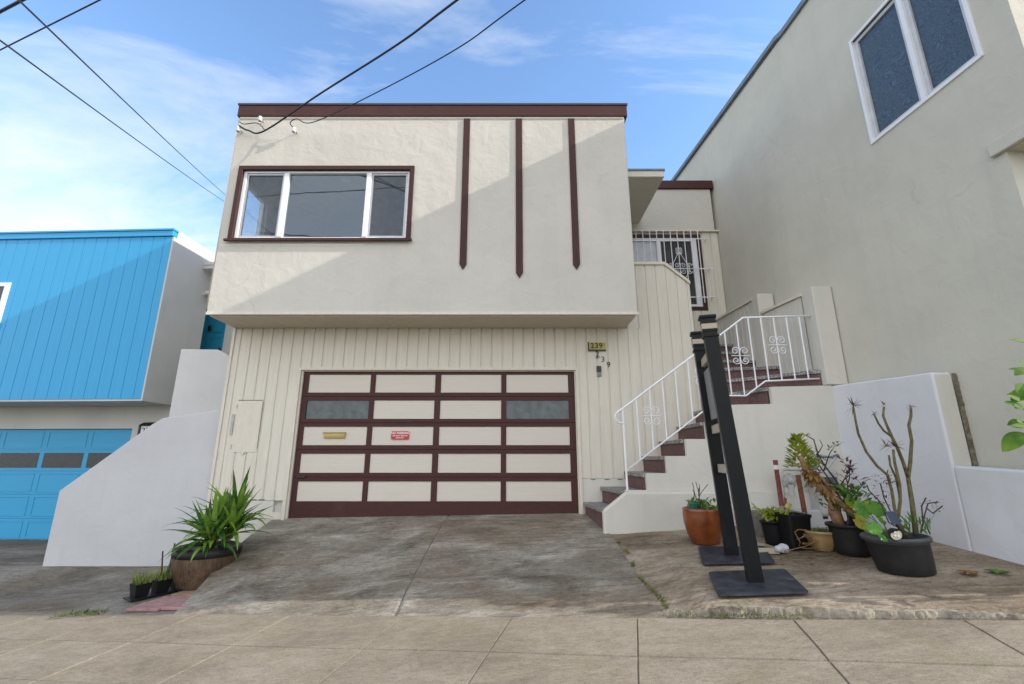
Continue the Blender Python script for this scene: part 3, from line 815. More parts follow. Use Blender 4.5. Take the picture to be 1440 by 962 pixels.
# ------------------------------------------------------------------ signs and small fittings on the cream house
t = thing('house_number_plate', 'small yellowed number plate above the loose black digits', 'number plate', (1.345, GY-.02, 3.13))
MB().box(1.215, 1.478, GY-.030, GY-.001, 3.118, 3.232).build('plate', M['olive'], t, bevel=.004)
MB().prism([(1.200, GY-.034, 3.096), (1.478, GY-.034, 3.096), (1.478, GY-.034, 3.115), (1.214, GY-.034, 3.115), (1.214, GY-.034, 3.238), (1.200, GY-.034, 3.238)], (0,.033,0)).build('bracket', M['black'], t)
text_mesh('digits', '239', .115, (1.333, GY-.033, 3.176), M['black'], t, bold=.003, spacing=1.15)
for dg, x, z, lab in (('2', 1.345, 3.045, 'loose black digit two directly below the number plate'), ('3', 1.428, 2.962, 'loose black digit three between the two and the nine'), ('9', 1.512, 2.876, 'loose black digit nine, lowest of the slanting row')):
    o = text_mesh('house_number', dg, .125, (x, GY-.006, z), M['black'], None, depth=.004)
    tag(o, lab, 'number', 'loose house digits beside the garage')
MB().box(1.312, 1.388, GY-.006, GY-.001, 2.985, 2.993).build('underline', M['black'], t)
t = thing('doorbell', 'small black and grey doorbell box under the house digits', 'doorbell', (1.355, GY-.01, 2.76))
MB().box(1.322, 1.392, GY-.030, GY-.001, 2.765, 2.855).build('housing', M['black'], t, bevel=.005)
MB().box(1.325, 1.389, GY-.026, GY-.001, 2.690, 2.763).build('lower_plate', M['grey_panel'], t, bevel=.008)
MB().lathe((1.357, GY-.026, 2.728), [(.016,0),(.016,.001)], 14).build('button', M['olive'], t)
t = thing('no_parking_sign', 'small red no parking sign fixed to the garage door', 'sign', (-1.71, DY, 1.79))
def rrect(cx, cz, w, h, r, y, n=4):
    pts = []
    for sx, sz, a0 in ((1,1,0), (-1,1,90), (-1,-1,180), (1,-1,270)):
        for i in range(n+1):
            a = R(a0 + 90*i/n); pts.append((cx + sx*(w/2-r) + r*math.cos(a), y, cz + sz*(h/2-r) + r*math.sin(a)))
    return pts
MB().prism(rrect(-1.70, 1.795, .272, .125, .02, DY-.004), (0,.008,0)).build('plate', M['redsign'], t)
text_mesh('lettering', 'NO PARKING', .046, (-1.70, DY-.006, 1.829), M['signwhite'], t, .001, bold=.0012)
text_mesh('lettering', 'DO NOT BLOCK', .030, (-1.70, DY-.006, 1.790), M['signwhite'], t, .001, bold=.0006)
text_mesh('lettering', 'DRIVEWAY', .026, (-1.70, DY-.006, 1.757), M['signwhite'], t, .001, bold=.0005)
# insulators where the wires meet the wall
def insulator(loc, label):
    t = thing('wire_bracket', label, 'bracket', loc, group='wire brackets under the roof edge')
    x, y, z = loc
    MB().tube([(x, FY-.002, z), (x, FY-.10, z)], .010, 8).build('arm', M['galv'], t)
    MB().lathe((x, FY-.10, z-.03), [(.012,-.03),(.03,-.028),(.034,0),(.02,.012),(.03,.025),(.026,.05),(.01,.055)], 14).build('insulator', M['porcelain'], t, smooth=True)
insulator((-4.06, FY, 6.78), 'white porcelain wire bracket, topmost of two at the upper left corner')
insulator((-4.38, FY, 6.58), 'white porcelain wire bracket below another at the upper left corner')
insulator((-3.49, FY, 6.57), 'single white wire bracket above the middle of the front window')

# ------------------------------------------------------------------ wires
def ray(px, py):
    """direction through a place in the photograph, used once to find where a wire's ends hang"""
    v = (py - 481)/649; c_, s_ = math.cos(R(14.2)), math.sin(R(14.2))
    return Vector(((px-720)/649, c_ + s_*v, s_ - c_*v))
def along(px, py, y): d = ray(px, py); return Vector((0,0,1.45)) + d*(y/d.y)
def wire(name, a, b, r, sag, label, n=30, ext=0, both=False):
    a = Vector(a); b = Vector(b)
    if ext: a, b = a + (a - b)*(ext if both else 0), b + (b - a)*ext
    pts = [a.lerp(b, i/n) - Vector((0,0,sag*4*(i/n)*(1-i/n))) for i in range(n+1)]
    o = MB().tube(pts, r, 7).build('overhead_wire' if 'drop' not in name else 'service_wire', M['cable'], smooth=True)
    return tag(o, label, 'wire', 'overhead wires')
w = wire('drop', (-4.25, FY-.12, 6.56), (-.51, 1.9, 4.93), .013, .0, 'x')
bpy.data.objects.remove(w)
def curve_wire(name, pts, r, label):
    pts = [Vector(p) for p in pts]; out = []
    for i in range(len(pts)-1):
        p0 = pts[max(0,i-1)]; p1 = pts[i]; p2 = pts[i+1]; p3 = pts[min(len(pts)-1, i+2)]
        for k in range(10):
            t = k/10
            out.append(.5*((2*p1) + (p2-p0)*t + (2*p0-5*p1+4*p2-p3)*t*t + (3*p1-p0-3*p2+p3)*t**3))
    out.append(pts[-1])
    return tag(MB().tube(out, r, 7).build(name, M['cable'], smooth=True), label, 'wire', 'overhead wires')
def far(p, q, k): return Vector(q) + (Vector(q) - Vector(p))*k
a0 = along(372, 184, 6.22); a1 = along(450, 132, 5.5); a2 = along(560, 62, 4.6); a3 = along(643, 0, 3.9)
a4 = far(a2, a3, 3.2)
curve_wire('service_wire', [(-4.37, FY-.11, 6.62), (-4.2, FY-.13, 6.52), a0, a1, a2, a3, a4], .013, 'thick twisted service wire running from the upper left house corner')
curve_wire('service_wire', [(-4.42, FY-.06, 6.74), (-4.28, FY-.13, 6.64), (-4.05, FY-.16, 6.63), a0 + Vector((.01,0,.004))], .007, 'short looped lead drooping between the two corner brackets')
b1 = along(520, 135, 5.3); b2 = along(640, 70, 4.4); b3 = along(738, 0, 3.7)
curve_wire('service_wire', [(-3.49, FY-.11, 6.58), (-3.55, FY-.13, 6.66), (-3.44, FY-.15, 6.72), along(440, 172, 6.1), b1, b2, b3, far(b2, b3, 3)], .0075, 'thin service wire running from the single bracket above the window')
wire('overhead', along(319, 273, 24).lerp(along(35, 0, 4.5), 1.25), along(319, 273, 24), .013, .15, 'thin overhead wire crossing the left sky, upper of the pair passing behind the roof', ext=.4)
wire('overhead', along(316, 281, 24).lerp(along(-40, 19, 4.5), 1.25), along(316, 281, 24), .013, .15, 'thin overhead wire crossing the left sky, lower of the pair passing behind the roof', ext=.4)
wire('overhead', along(-70, 104, 7), along(240, -52, 5.0), .011, .03, 'overhead wire slanting across the upper left sky above the crossing pair', ext=3, both=True)
wire('overhead', along(-60, 47, 6), along(90, -32, 5), .022, .02, 'thickest overhead wire cutting the top left corner of the sky', ext=5, both=True)

for za, zb_, y, sg_, r, lab in ((8.8, 13.5, -4.2, .9, .028, 'lowest street wire mirrored in the front window'), (11.6, 9.6, -4.6, .5, .022, 'second street wire mirrored in the front window, crossing the lowest'), (11.2, 15.0, -4.4, .5, .018, 'third street wire mirrored in the front window'), (13.6, 12.9, -4.0, .4, .018, 'highest street wire mirrored in the front window')):
    wire('overhead', (-24, y + .6, za), (16, y - .4, zb_), r, sg_, lab)
# ------------------------------------------------------------------ stair
st = thing('entry_staircase', 'speckled grey and red front staircase climbing beside the garage and turning', 'stairs', (2.0, 6.6, .6))
FYW = 6.215; SB = GY - .004
Tz = [.84, 1.055, 1.27, 1.485, 1.70, 1.92, 2.145, 2.37, 2.59, 2.805, 3.02, 3.24, 3.455]
rx = [1.105, 1.36, 1.705, 1.975, 2.25, 2.53, 2.815]
PV = (2.93, 7.06)
fr = []                                       # riser lines (near end, far end)
for x in rx: fr.append(((x - .0, FYW), (x - (.04 if x < 1.7 else .02), SB)))
fr.append(((3.396, 6.115), PV)); fr.append(((4.062, 5.995), PV)); fr.append(((4.02, 6.83), PV))
fr.append(((4.0, 7.44), (2.93, 7.40))); fr.append(((3.98, 7.76), (2.93, 7.76))); fr.append(((3.97, 8.08), (2.93, 8.08)))
for k, (a, b) in enumerate(fr):
    a = Vector((*a, 0)); b = Vector((*b, 0))
    if k == 0: a = Vector((1.165, 6.07, 0))
    if k == 1: a = Vector((1.43, 6.20, 0))
    d = (b - a).normalized(); nrm = Vector((-d.y, d.x, 0))
    # nrm must point down the stair (towards lower steps)
    if k < 7:
        if nrm.x > 0: nrm = -nrm
    elif k < 9:
        if nrm.y > 0 and k == 8: nrm = -nrm
        if k == 7 and nrm.x > 0: nrm = -nrm
    else:
        if nrm.y > 0: nrm = -nrm
    z0 = Tz[k-1] if k else .50
    if k == 0: z0 = .45
    up = -nrm
    # riser
    zr = z0 - (.0 if k else 0)
    MB().prism([a + Vector((0,0,zr+.002)), b + Vector((0,0,zr+.002)), b + up*.03 + Vector((0,0,zr+.002)), a + up*.03 + Vector((0,0,zr+.002))], (0,0,Tz[k]-.052-zr)).build('riser', M['redstep'], st)
    # tread up to the next riser
    na, nb = (fr[k+1] if k+1 < len(fr) else ((3.97, 8.5), (2.93, 8.5)))
    if k == 0: na = (1.43, 6.20)
    na = Vector((*na, 0)); nb = Vector((*nb, 0))
    nose = nrm*.028
    pts = [a + nose, b + nose]
    if (nb - b).length > .02: pts.append(nb)
    pts.append(na)
    if k == 8: pts = [a + nose, b + nose, Vector((4.02, 6.83, 0))]
    if k == 9: pts = [a + nose, b + nose, nb, na]
    MB().prism([p + Vector((0,0,Tz[k]-.05)) for p in pts], (0,0,.05)).build('tread', M['granite'], st, bevel=.006)
# stepped front wall of the stair and its plinth
sw = thing('stair_front_wall', 'cream plastered wall with stepped top carrying the front stair, plinth along its foot', 'wall', (2.6, 6.2, .6))
XE = 4.115
prof = [(1.43, .45), (XE, .45), (XE, 2.372), (3.475, 2.372), (3.475, 2.148), (2.835, 2.148)]
def sy_(x): return -.18*max(0, x - 2.83)
def skew_slab(pts, y, d):
    """upright slab whose plan bends at x = 2.83: outline (x, z) swept d metres back"""
    mb = MB(); n = len(pts)
    a = [mb.vert((x, y + sy_(x), z)) for x, z in pts]; b = [mb.vert((x, y + d + sy_(x), z)) for x, z in pts]
    mb.f += [a[::-1], b]; mb.m += [0, 0]
    for k in range(n):
        q = (k+1) % n; mb.f.append([a[k], a[q], b[q], b[k]]); mb.m.append(0)
    return mb
XE = 4.128
pl = [(1.44, .5), (2.83, .5), (2.83, Tz[5]), (2.545, Tz[5]), (2.545, Tz[4]), (2.265, Tz[4]), (2.265, Tz[3]), (1.99, Tz[3]), (1.99, Tz[2]), (1.72, Tz[2]), (1.72, 1.062), (1.44, 1.062)]
pr_ = [(2.83, .5), (XE, .5), (XE, Tz[7]), (3.41, Tz[7]), (3.41, Tz[6]), (2.83, Tz[6])]
wl = skew_slab(pl, 6.15, .062); off_ = len(wl.v); w2 = skew_slab(pr_, 6.15, .062)
wl.v += w2.v; wl.f += [[k + off_ for k in f] for f in w2.f]; wl.m += w2.m
wl.build('stepped_wall', M['cream_lower'], sw)
pl = [(1.128, .40), (2.83, .40), (2.83, 1.045), (1.425, 1.045), (1.128, .825)]
skew_slab(pl, 6.05, .098).build('plinth', M['cream_lower'], sw, bevel=.025, seg=3)
skew_slab([(2.831, .40), (XE-.001, .40), (XE-.001, 1.045), (2.831, 1.045)], 6.05, .098).build('plinth', M['cream_lower'], sw)
MB().box(1.445, 4.10, 6.225, 7.04, .3, .80).build('core', M['block'], sw)
# white iron railing following the steps
rl = thing('stair_railing', 'white wrought iron railing with scrolls along the front stair', 'railing', (2.8, 6.24, 1.0))
ry = 6.235
def ryx(x): return ry + sy_(x)
topl = [(1.475, 2.095), (2.84, 3.075), (3.225, 3.36), (4.066, 3.34)]
botl = [(1.492, 1.300), (2.86, 2.278), (3.14, 2.27), (3.40, 2.46), (4.066, 2.475)]
def interp(pl, x):
    for (x0, z0), (x1, z1) in zip(pl, pl[1:]):
        if x0 <= x <= x1: return z0 + (z1-z0)*(x-x0)/(x1-x0)
    return pl[-1][1]
curl = [(1.475 + .0, 2.095)]
cpts = [(1.50, 1.905), (1.43, 1.915), (1.39, 1.955), (1.38, 2.00), (1.40, 2.045), (1.44, 2.075)]
MB().tube([(x, ryx(x), z) for x, z in cpts + topl], .0145, 8).build('top_rail', M['rail'], rl, smooth=True)
MB().tube([(x, ryx(x), z) for x, z in botl], .012, 8).build('bottom_rail', M['rail'], rl, smooth=True)
MB().tube([(1.487, ry, 1.045), (1.487, ry, 2.10)], .014, 8).build('newel', M['rail'], rl)
bx_ = [1.68, 1.865, 2.05, 2.235, 2.42, 2.605, 2.80, 2.965, 3.125, 3.285, 3.445, 3.605, 3.765, 3.925, 4.06]
for x in bx_[:-1]:
    MB().tube([(x, ryx(x), interp(botl, x)), (x, ryx(x), interp(topl, x))], .0095, 7).build('baluster', M['rail'], rl)
for x in (1.865, 2.605, 3.125, 3.605):
    zc = (interp(botl, x) + interp(topl, x))/2 + .04
    grille_ornament(x, zc, .058, ryx(x)-.014, rl, M['rail'])

# ------------------------------------------------------------------ right boundary
def wx(y): return 4.205 - .062*(y - 4.6)        # street-lot face of the low wall
def bx(y): return 4.45 - .07*(y - 4.5)          # wall of the grey house
bw = thing('boundary_wall', 'pale painted boundary wall stepping down towards the street beside the grey house', 'wall', (4.25, 4.8, .5))
def wall_strip(ya, yb, za, zb_, zbase, gap=.045):
    p = [(wx(ya), ya), (wx(yb), yb), (bx(yb)-gap, yb), (bx(ya)-gap, ya)]
    mb = MB(); lo = [mb.vert((x, y, zbase)) for x, y in p]; hi = [mb.vert((p[0][0], ya, za)), mb.vert((p[1][0], yb, zb_)), mb.vert((p[2][0], yb, zb_)), mb.vert((p[3][0], ya, za))]
    mb.f += [lo[::-1], hi] + [[lo[i], lo[(i+1)%4], hi[(i+1)%4], hi[i]] for i in range(4)]; mb.m += [0]*6
    return mb
wall_strip(4.565, 6.145, 2.292, 2.375, .3).build('tall_section', M['pale_right'], bw, bevel=.02, seg=3)
wall_strip(3.62, 4.562, 1.335, 1.383, .2).build('low_section', M['pale_right'], bw, bevel=.02, seg=3)
mb = MB().prism([(wx(4.565)+.022, 4.5635, 1.39), (bx(4.565)-.05, 4.5635, 1.39), (bx(4.565)-.05, 4.5635, 2.27), (wx(4.565)+.022, 4.5635, 2.27)], (0,.0012,0))
mb.build('end_face', M['cream_lower'], bw)
mb = MB()                                      # mossy gap against the house wall
prev = None
for i in range(60):
    z = .9 + (2.28-.9)*i/59
    a = (bx(4.56)-.048, 4.556 + .006*noise.noise(Vector((0,0,z*20))), z); b = (bx(4.56)-.003, 4.548 + .01*noise.noise(Vector((3,0,z*20))), z)
    cur = (mb.vert(a), mb.vert(b))
    if prev: mb.f.append([prev[0], prev[1], cur[1], cur[0]]); mb.m.append(0)
    prev = cur
mb.build('mossy_gap', M['dirtgap'], bw)
# partition with boards and two posts above the boundary wall
pw = thing('stair_partition', 'cream board partition with two square posts between the stair and the grey house', 'partition', (4.1, 6.8, 2.4))
def px_(y): return 4.085 - .055*(y - 5.9)
def part_side(ya, yb, z0, z1a, z1b):
    mb = MB(); per = .125
    c = [(ya, 0)]; y = ya + .02
    while y < yb - .05:
        c += [(y + per - .034, 0), (y + per - .032, -1), (y + per - .002, -1), (y + per, 0)]; y += per
    c.append((yb, 0)); prev = None
    for y, e in c:
        zt_ = z1a + (z1b - z1a)*(y-ya)/(yb-ya)
        cur = (mb.vert((px_(y) - e*.007, y, z0)), mb.vert((px_(y) - e*.007, y, zt_)))
        if prev: mb.f.append([prev[0], cur[0], cur[1], prev[1]]); mb.m.append(0)
        prev = cur
    mb.poly([(bx(ya)-.03, ya, z0), (bx(yb)-.03, yb, z0), (bx(yb)-.03, yb, z1b), (bx(ya)-.03, ya, z1a)])
    return mb
part_side(6.15, 7.10, 2.2, 3.66, 3.70).build('board_panel', M['cream_lower'], pw)
part_side(7.30, 8.52, 2.4, 4.00, 4.02).build('board_panel', M['cream_lower'], pw)
def cap_strip(ya, yb, za, zb_, h=.04):
    mb = MB().prism([(px_(ya)-.03, ya, za), (px_(yb)-.03, yb, zb_), (bx(yb)-.02, yb, zb_), (bx(ya)-.02, ya, za)], (0,0,h)); return mb
cap_strip(6.12, 7.08, 3.662, 3.702).build('cap_rail', M['cream_trim'], pw, bevel=.004)
cap_strip(7.25, 8.52, 4.002, 4.022).build('cap_rail', M['cream_trim'], pw, bevel=.004)
MB().box(4.070, bx(5.9)-.012, 5.90, 6.145, 2.378, 3.725).build('post', M['cream_lower'], pw, bevel=.012)
MB().box(3.985, bx(7.1)-.02, 7.09, 7.29, 2.6, 4.06).build('post', M['cream_lower'], pw, bevel=.012)

# ------------------------------------------------------------------ grey house on the right (local: wall face x=0, y along the wall)
gh = thing('grey_house', 'tall grey stucco house wall with a white framed window and dark roof edge', 'house', (4.45, 4.5, 0), math.atan(.07))
L = dict(local=True)
F0 = -1.18                                      # front of the upper floor, local y
LF = -.85                                       # front of the lower floor
ZR = 8.03
# window hole in the side wall: y -0.86..0.36, z 5.22..6.71
ys_ = [F0, LF, .365, 10.0]; zs_ = [-.5, 4.17, 5.225, 6.70, ZR]
mb = MB(); cells = {(a, b) for a in range(3) for b in range(4)} - {(0, 0), (1, 2)}
V = {(a, b, k): mb.vert((.2*k, ys_[a], zs_[b])) for a in range(4) for b in range(5) for k in (0, 1)}
for a, b in cells:
    for k in (0, 1): mb.f.append([V[a,b,k], V[a+1,b,k], V[a+1,b+1,k], V[a,b+1,k]]); mb.m.append(0)
    for (da, db), (p, q) in {(-1,0): ((a,b),(a,b+1)), (1,0): ((a+1,b),(a+1,b+1)), (0,-1): ((a,b),(a+1,b)), (0,1): ((a,b+1),(a+1,b+1))}.items():
        if (a+da, b+db) not in cells: mb.f.append([V[(*p,0)], V[(*q,0)], V[(*q,1)], V[(*p,1)]]); mb.m.append(0)
mb.build('side_wall', M['grey'], gh, local=True)
MB().box(.2, 8.0, F0, F0+.2, 4.17, ZR).build('front_wall', M['grey'], gh, local=True)
MB().box(.2, 8.0, LF, LF+.2, -.5, 4.169).build('front_wall', M['porch'], gh, local=True)
MB().box(.2, 8.0, F0+.2, 9.8, ZR-.3, ZR-.1).build('roof', M['tar'], gh, local=True)
MB().box(.2, 8.0, F0+.2, LF+.2, 4.172, 4.25).build('porch_ceiling', M['porch'], gh, local=True)
MB().box(.2, 8.0, 9.8, 10.0, -.5, ZR).build('rear_wall', M['grey'], gh, local=True)
MB().box(7.8, 8.0, F0+.2, 9.8, -.5, ZR-.3).build('far_wall', M['grey'], gh, local=True)
MB().prism([(-.05, -.745, 4.17), (-.05, F0-.02, 4.17), (-.05, F0-.02, 4.31), (-.05, -.745, 4.31)], (.049, 0, 0)).build('lintel_band', M['grey'], gh, local=True, bevel=.01)
mb = MB(); mb.prism([(-.045, F0-.04, ZR), (-.045, 1.45, ZR), (-.045, 1.62, ZR+.05), (-.045, 10.03, ZR+.24), (-.045, 10.03, ZR+.32), (-.045, 1.62, ZR+.13), (-.045, 1.45, ZR+.085), (-.045, F0-.04, ZR+.085)], (.3, 0, 0))
mb.build('roof_edge', M['grey_cap'], gh, local=True)
mb = MB().prism([(.02, 1.45, ZR-.01), (.02, 10.0, ZR-.01), (.02, 10.0, ZR+.235), (.02, 1.62, ZR+.048)], (.15, 0, 0)); mb.build('parapet', M['grey'], gh, local=True)
wn = MB(); ring_x(wn, [(-.90, 5.185), (.40, 5.185), (.40, 6.74), (-.90, 6.74)], [(-.862, 5.225), (.362, 5.225), (.362, 6.70), (-.862, 6.70)], -.02, .07)
wn = wn.build('window', M['vinyl'], gh, local=True, bevel=.004)
MB().box(-.012, .06, -.325, -.275, 5.226, 6.699).build('mullion', M['vinyl'], wn, local=True)
for a, b in ((-.861, -.326), (-.274, .361)):
    s_ = MB(); ring_x(s_, [(a, 5.227), (b, 5.227), (b, 6.698), (a, 6.698)], [(a+.045, 5.275), (b-.045, 5.275), (b-.045, 6.65), (a+.045, 6.65)], .02, .065)
    s_.build('sash', plain('pale_grey_sash', (.55,.56,.57), .4), wn, local=True)
    g_ = nodes_of('screened_glass'); 
    mm, nt, b_ = g_
    v_ = mapped(nt, (1, 1, 1.6)); nn = noise_node(nt, 5, 2, .5, v_, .8)
    ws = nt.nodes.new('ShaderNodeMath'); ws.operation = 'SINE'; mu = nt.nodes.new('ShaderNodeMath'); mu.operation = 'MULTIPLY'; mu.inputs[1].default_value = 90
    nt.links.new(nn.outputs[0], mu.inputs[0]); nt.links.new(mu.outputs[0], ws.inputs[0])
    rr_ = ramp(nt, ws.outputs[0], [(0, (.036,.060,.085)), (1, (.085,.120,.150))]); nt.links.new(rr_.outputs[0], b_.inputs['Base Color'])
    b_.inputs['Roughness'].default_value = .3
    MB().box(.045, .05, a+.046, b-.046, 5.276, 6.649).build('pane', mm, wn, local=True)

# ------------------------------------------------------------------ blue house (local: origin at the right front corner of its upper floor)
bh = thing('blue_house', 'bright blue boarded house with white side wall and blue garage door', 'house', (-7.0, 8.7, 0), R(-2.5))
U0, U1 = 2.545, 6.05
def blue_siding():
    mb = MB(); per = .245; c = [(-8, 0)]; x = -8
    while x < -.1:
        x += per
        c += [(x-.004, 0), (x-.002, 1), (x+.005, 1), (x+.011, 0)]
    c = [q for q in c if q[0] < -.03] + [(0, 0)]
    prev = None
    # leave the window opening out: x < -3.05, z 4.15..4.93
    for x, e in c:
        cur = (mb.vert((x, e*.006, U0)), mb.vert((x, e*.006, U1-.15)))
        if prev: mb.f.append([prev[0], cur[0], cur[1], prev[1]]); mb.m.append(0)
        prev = cur
    mb.poly([(0,.05,U0), (-8,.05,U0), (-8,.05,U1-.15), (0,.05,U1-.15)])
    return mb
blue_siding().build('front_boards', M['blue'], bh, local=True)
MB().box(-8, -.002, .052, 1.25, U0+.01, U1-.16).build('upper_wall', M['white_house'], bh, local=True)
MB().box(-8, -.95, 1.251, 5.5, U0+.01, U1-.16).build('upper_wall', M['white_house'], bh, local=True)
MB().box(-8, .02, -.035, .08, U1-.148, U1-.03).build('fascia', M['blue'], bh, local=True, bevel=.006)
MB().box(-8, .035, -.055, .10, U1-.029, U1+.01).build('fascia_cap', M['blue'], bh, local=True, bevel=.004)
MB().box(-.12, .012, .102, 3.2, U1-.159, U1+.03).build('side_parapet', M['white'], bh, local=True)
MB().box(-8, -.001, .01, .86, U0-.035, U0-.002).build('soffit', M['white_house'], bh, local=True)
MB().box(.0, .03, .001, .86, U0-.035, U1-.16).build('side_wall', M['white_house'], bh, local=True)
MB().box(.0, .028, .862, 1.25, U0-.035, U1-.16).build('side_wall', M['white_house'], bh, local=True)
gY = .85
frame_mesh((-8, .03, -.4, U0-.036), (-5.0, -.80, -.13, 2.05), gY, gY+.2).build('garage_wall', M['white_house'], bh, local=True)
bg = thing('garage_door', None, None); bg.parent = bh; bg.location = (-2.9, gY+.1, 0)
bzs = [2.045, 1.62, 1.21, .76, .30, -.11]
for k in range(5):
    z1, z0 = bzs[k]-.002, bzs[k+1]+.002
    sc = MB().box(-2.099, 2.099, -.02, .03, z0, z1).build('door_section', M['blue_door'], bg, local=True)
    for c in range(5):
        x0 = 2.1 - (c+1)*.945 + .05; x1 = x0 + .845
        if x0 < -2.09: x0 = -2.07
        if k == 1:
            MB().box(x0, x1, -.024, -.021, z0+.06, z1-.05).build('window_pane', plain('dark_pane', (.03,.035,.038), .35, var=.5, vscale=25), sc, local=True)
        else:
            frame_mesh((x0, x1, z0+.04, z1-.04), (x0+.022, x1-.022, z0+.062, z1-.062), -.027, -.0205).build('door_panel', M['blue_door'], sc, local=True, bevel=.003)
MB().box(-2.099, 2.099, .031, .034, -.11, 2.045).build('door_backing', M['blue_door'], bg, local=True)
# upstairs window at the frame's left edge
bwn = frame_mesh((-4.9, -3.22, 3.95, 4.93), (-4.8, -3.31, 4.04, 4.85), -.035, -.001).build('window', M['vinyl'], bh, local=True)
MB().box(-4.799, -3.311, -.012, -.006, 4.041, 4.849).build('pane', plain('blue_window_glass', (.03,.035,.04), .1), bwn, local=True)
# entrance recess at the side with the teal door
DYB = 1.88
dr = MB().box(-.66, .10, DYB, DYB+.05, 2.9, 5.0).build('front_door', M['teal_door'], bh, local=True)
for x in (-.44, -.10): frame_mesh((x-.13, x+.13, 4.36, 4.74), (x-.10, x+.10, 4.39, 4.71), DYB-.012, DYB-.001).build('door_panel', M['teal_door'], dr, local=True)
for x in (-.44, -.10): frame_mesh((x-.13, x+.13, 3.5, 4.26), (x-.10, x+.10, 3.53, 4.23), DYB-.012, DYB-.001).build('door_panel', M['teal_door'], dr, local=True)
MB().ball((-.27, DYB-.03, 4.46), .065, 8, sc=(.8,.35,1.2)).build('knocker', M['black'], dr, local=True)
MB().ball((.05, DYB-.04, 3.95), .035, 8).build('handle', M['black'], dr, local=True)
MB().box(.101, 2.6, DYB-.01, 2.05, 2.0, 6.0).build('entry_wall', M['white_house'], bh, local=True)
MB().box(-.949, .10, DYB+.055, 2.05, 2.0, 6.0).build('entry_wall', M['white_house'], bh, local=True)
MB().box(.029, .50, .92, DYB-.02, 5.58, 5.66).build('entry_canopy', M['white'], bh, local=True, bevel=.005)
MB().box(.029, .52, .905, DYB-.015, 5.661, 5.74).build('entry_canopy', M['white'], bh, local=True, bevel=.005)
t = thing('security_light', 'twin white security light on the white side wall of the blue house', 'lamp', (-6.93, 9.8, 5.03))
MB().lathe((-6.90, 9.80, 5.0), [(.045,0),(.045,.05),(.02,.06)], 12).build('base', M['white'], t, smooth=True)
for dy in (-.12, .12):
    MB().tube([(-6.88, 9.80, 5.02), (-6.80, 9.80 + dy*.7, 5.03), (-6.74, 9.80 + dy*1.4, 5.0)], [.02,.03,.06], 10).build('lamp_head', M['white'], t, smooth=True)
# number lantern beside its garage door
t = thing('number_lantern', 'small black number lantern beside the blue garage door', 'lantern', (-7.33, 9.5, 2.0))
t.rotation_euler = (0, 0, R(-6))
MB().prism([(-.20, -.10, .10), (.20, -.10, .10), (.16, -.02, .17), (-.16, -.02, .17)], (0, .16, 0)).build('hood', M['black'], t, local=True, bevel=.01)
frame_mesh((-.19, .19, -.12, .10), (-.155, .155, -.09, .09), -.08, -.05).build('frame', M['black'], t, local=True)
MB().box(-.15, .15, -.062, -.055, -.085, .085).build('number_panel', M['porcelain'], t, local=True)
text_mesh('digits', '221', .15, (0, -.066, 0), M['black'], t, .002, local=True, spacing=1.1)
# its stair walls
sl = thing('blue_house_stair_wall', 'long white wall with sloping top in front of the blue house stairs', 'wall', (-5.5, 7.15, 0))
WY = 7.15
MB().prism([(-6.69, WY, -.25), (-4.43, WY, -.25), (-4.43, WY, 2.19), (-5.36, WY, 2.055), (-5.50, WY, 1.965), (-6.69, WY, .99)], (0, .16, 0)).build('wall', M['white_wall'], sl, bevel=.012)
su = thing('blue_house_landing_wall', 'white landing wall with rounded shoulder below the teal door', 'wall', (-5.4, 8.4, 1))
MB().prism([(-6.20, 8.4, -.2), (-4.43, 8.4, -.2), (-4.43, 8.4, 2.9), (-5.28, 8.4, 3.31), (-5.50, 8.4, 3.43), (-6.19, 8.4, 3.44)], (0, .16, 0)).build('wall', M['white'], su, bevel=.012)
ss = thing('blue_house_stairs', 'hidden flight of grey stairs between the two white walls', 'stairs', (-5.6, 7.8, 0))
bpy.data.objects.remove(ss)

# ------------------------------------------------------------------ two-post sign stand
sg = thing('sign_stand', 'black two post yard sign stand seen edge on, with flat base plates', 'sign stand', (2.1, 4.45, .48))
d1 = Vector((1.985, 4.13, .478)); d2 = Vector((2.14, 4.86, .535))
u_ = Vector((d2.x - d1.x, d2.y - d1.y, 0)).normalized(); n_ = Vector((u_.y, -u_.x, 0))   # n_ points right
top1 = Vector((1.835, 4.15, 2.70)); top2 = Vector((2.0, 4.80, 2.72))
def obox(c0, c1, hx, hy, ax, ay):
    """bar of half widths hx, hy between centres c0 and c1"""
    mb = MB()
    a = [c0 + ax*sx*hx + ay*sy*hy for sx, sy in ((-1,-1),(1,-1),(1,1),(-1,1))]
    return mb.prism(a, c1 - c0)
for b_, t_, tilt in ((d1, top1, 0), (d2, top2, .0)):
    ax = Vector((math.cos(R(16)), -math.sin(R(16)), 0)); ay = Vector((math.sin(R(16)), math.cos(R(16)), 0))
    post = obox(b_, t_, .060, .050, ax, ay).build('post', M['black_wood'], sg, bevel=.004)
    d_ = (t_ - b_).normalized()
    obox(t_ - d_*.16, t_ - d_*.14, .071, .060, ax, ay).build('collar', M['black_wood'], post, bevel=.004)
    obox(t_ - d_*.0, t_ + d_*.018, .061, .051, ax, ay).build('neck', M['black_wood'], post)
    obox(t_ + d_*.018, t_ + d_*.05, .075, .064, ax, ay).build('cap', M['black_wood'], post, bevel=.008)
    obox(t_ - d_*.11, t_ - d_*.0, .065, .0555, ax, ay).build('cap_block', M['black_wood'], post, bevel=.004)
    obox(t_ - d_*.085, t_ - d_*.035, .0665, .057, ax, ay).build('cap_window', M['raw_bar'], post)
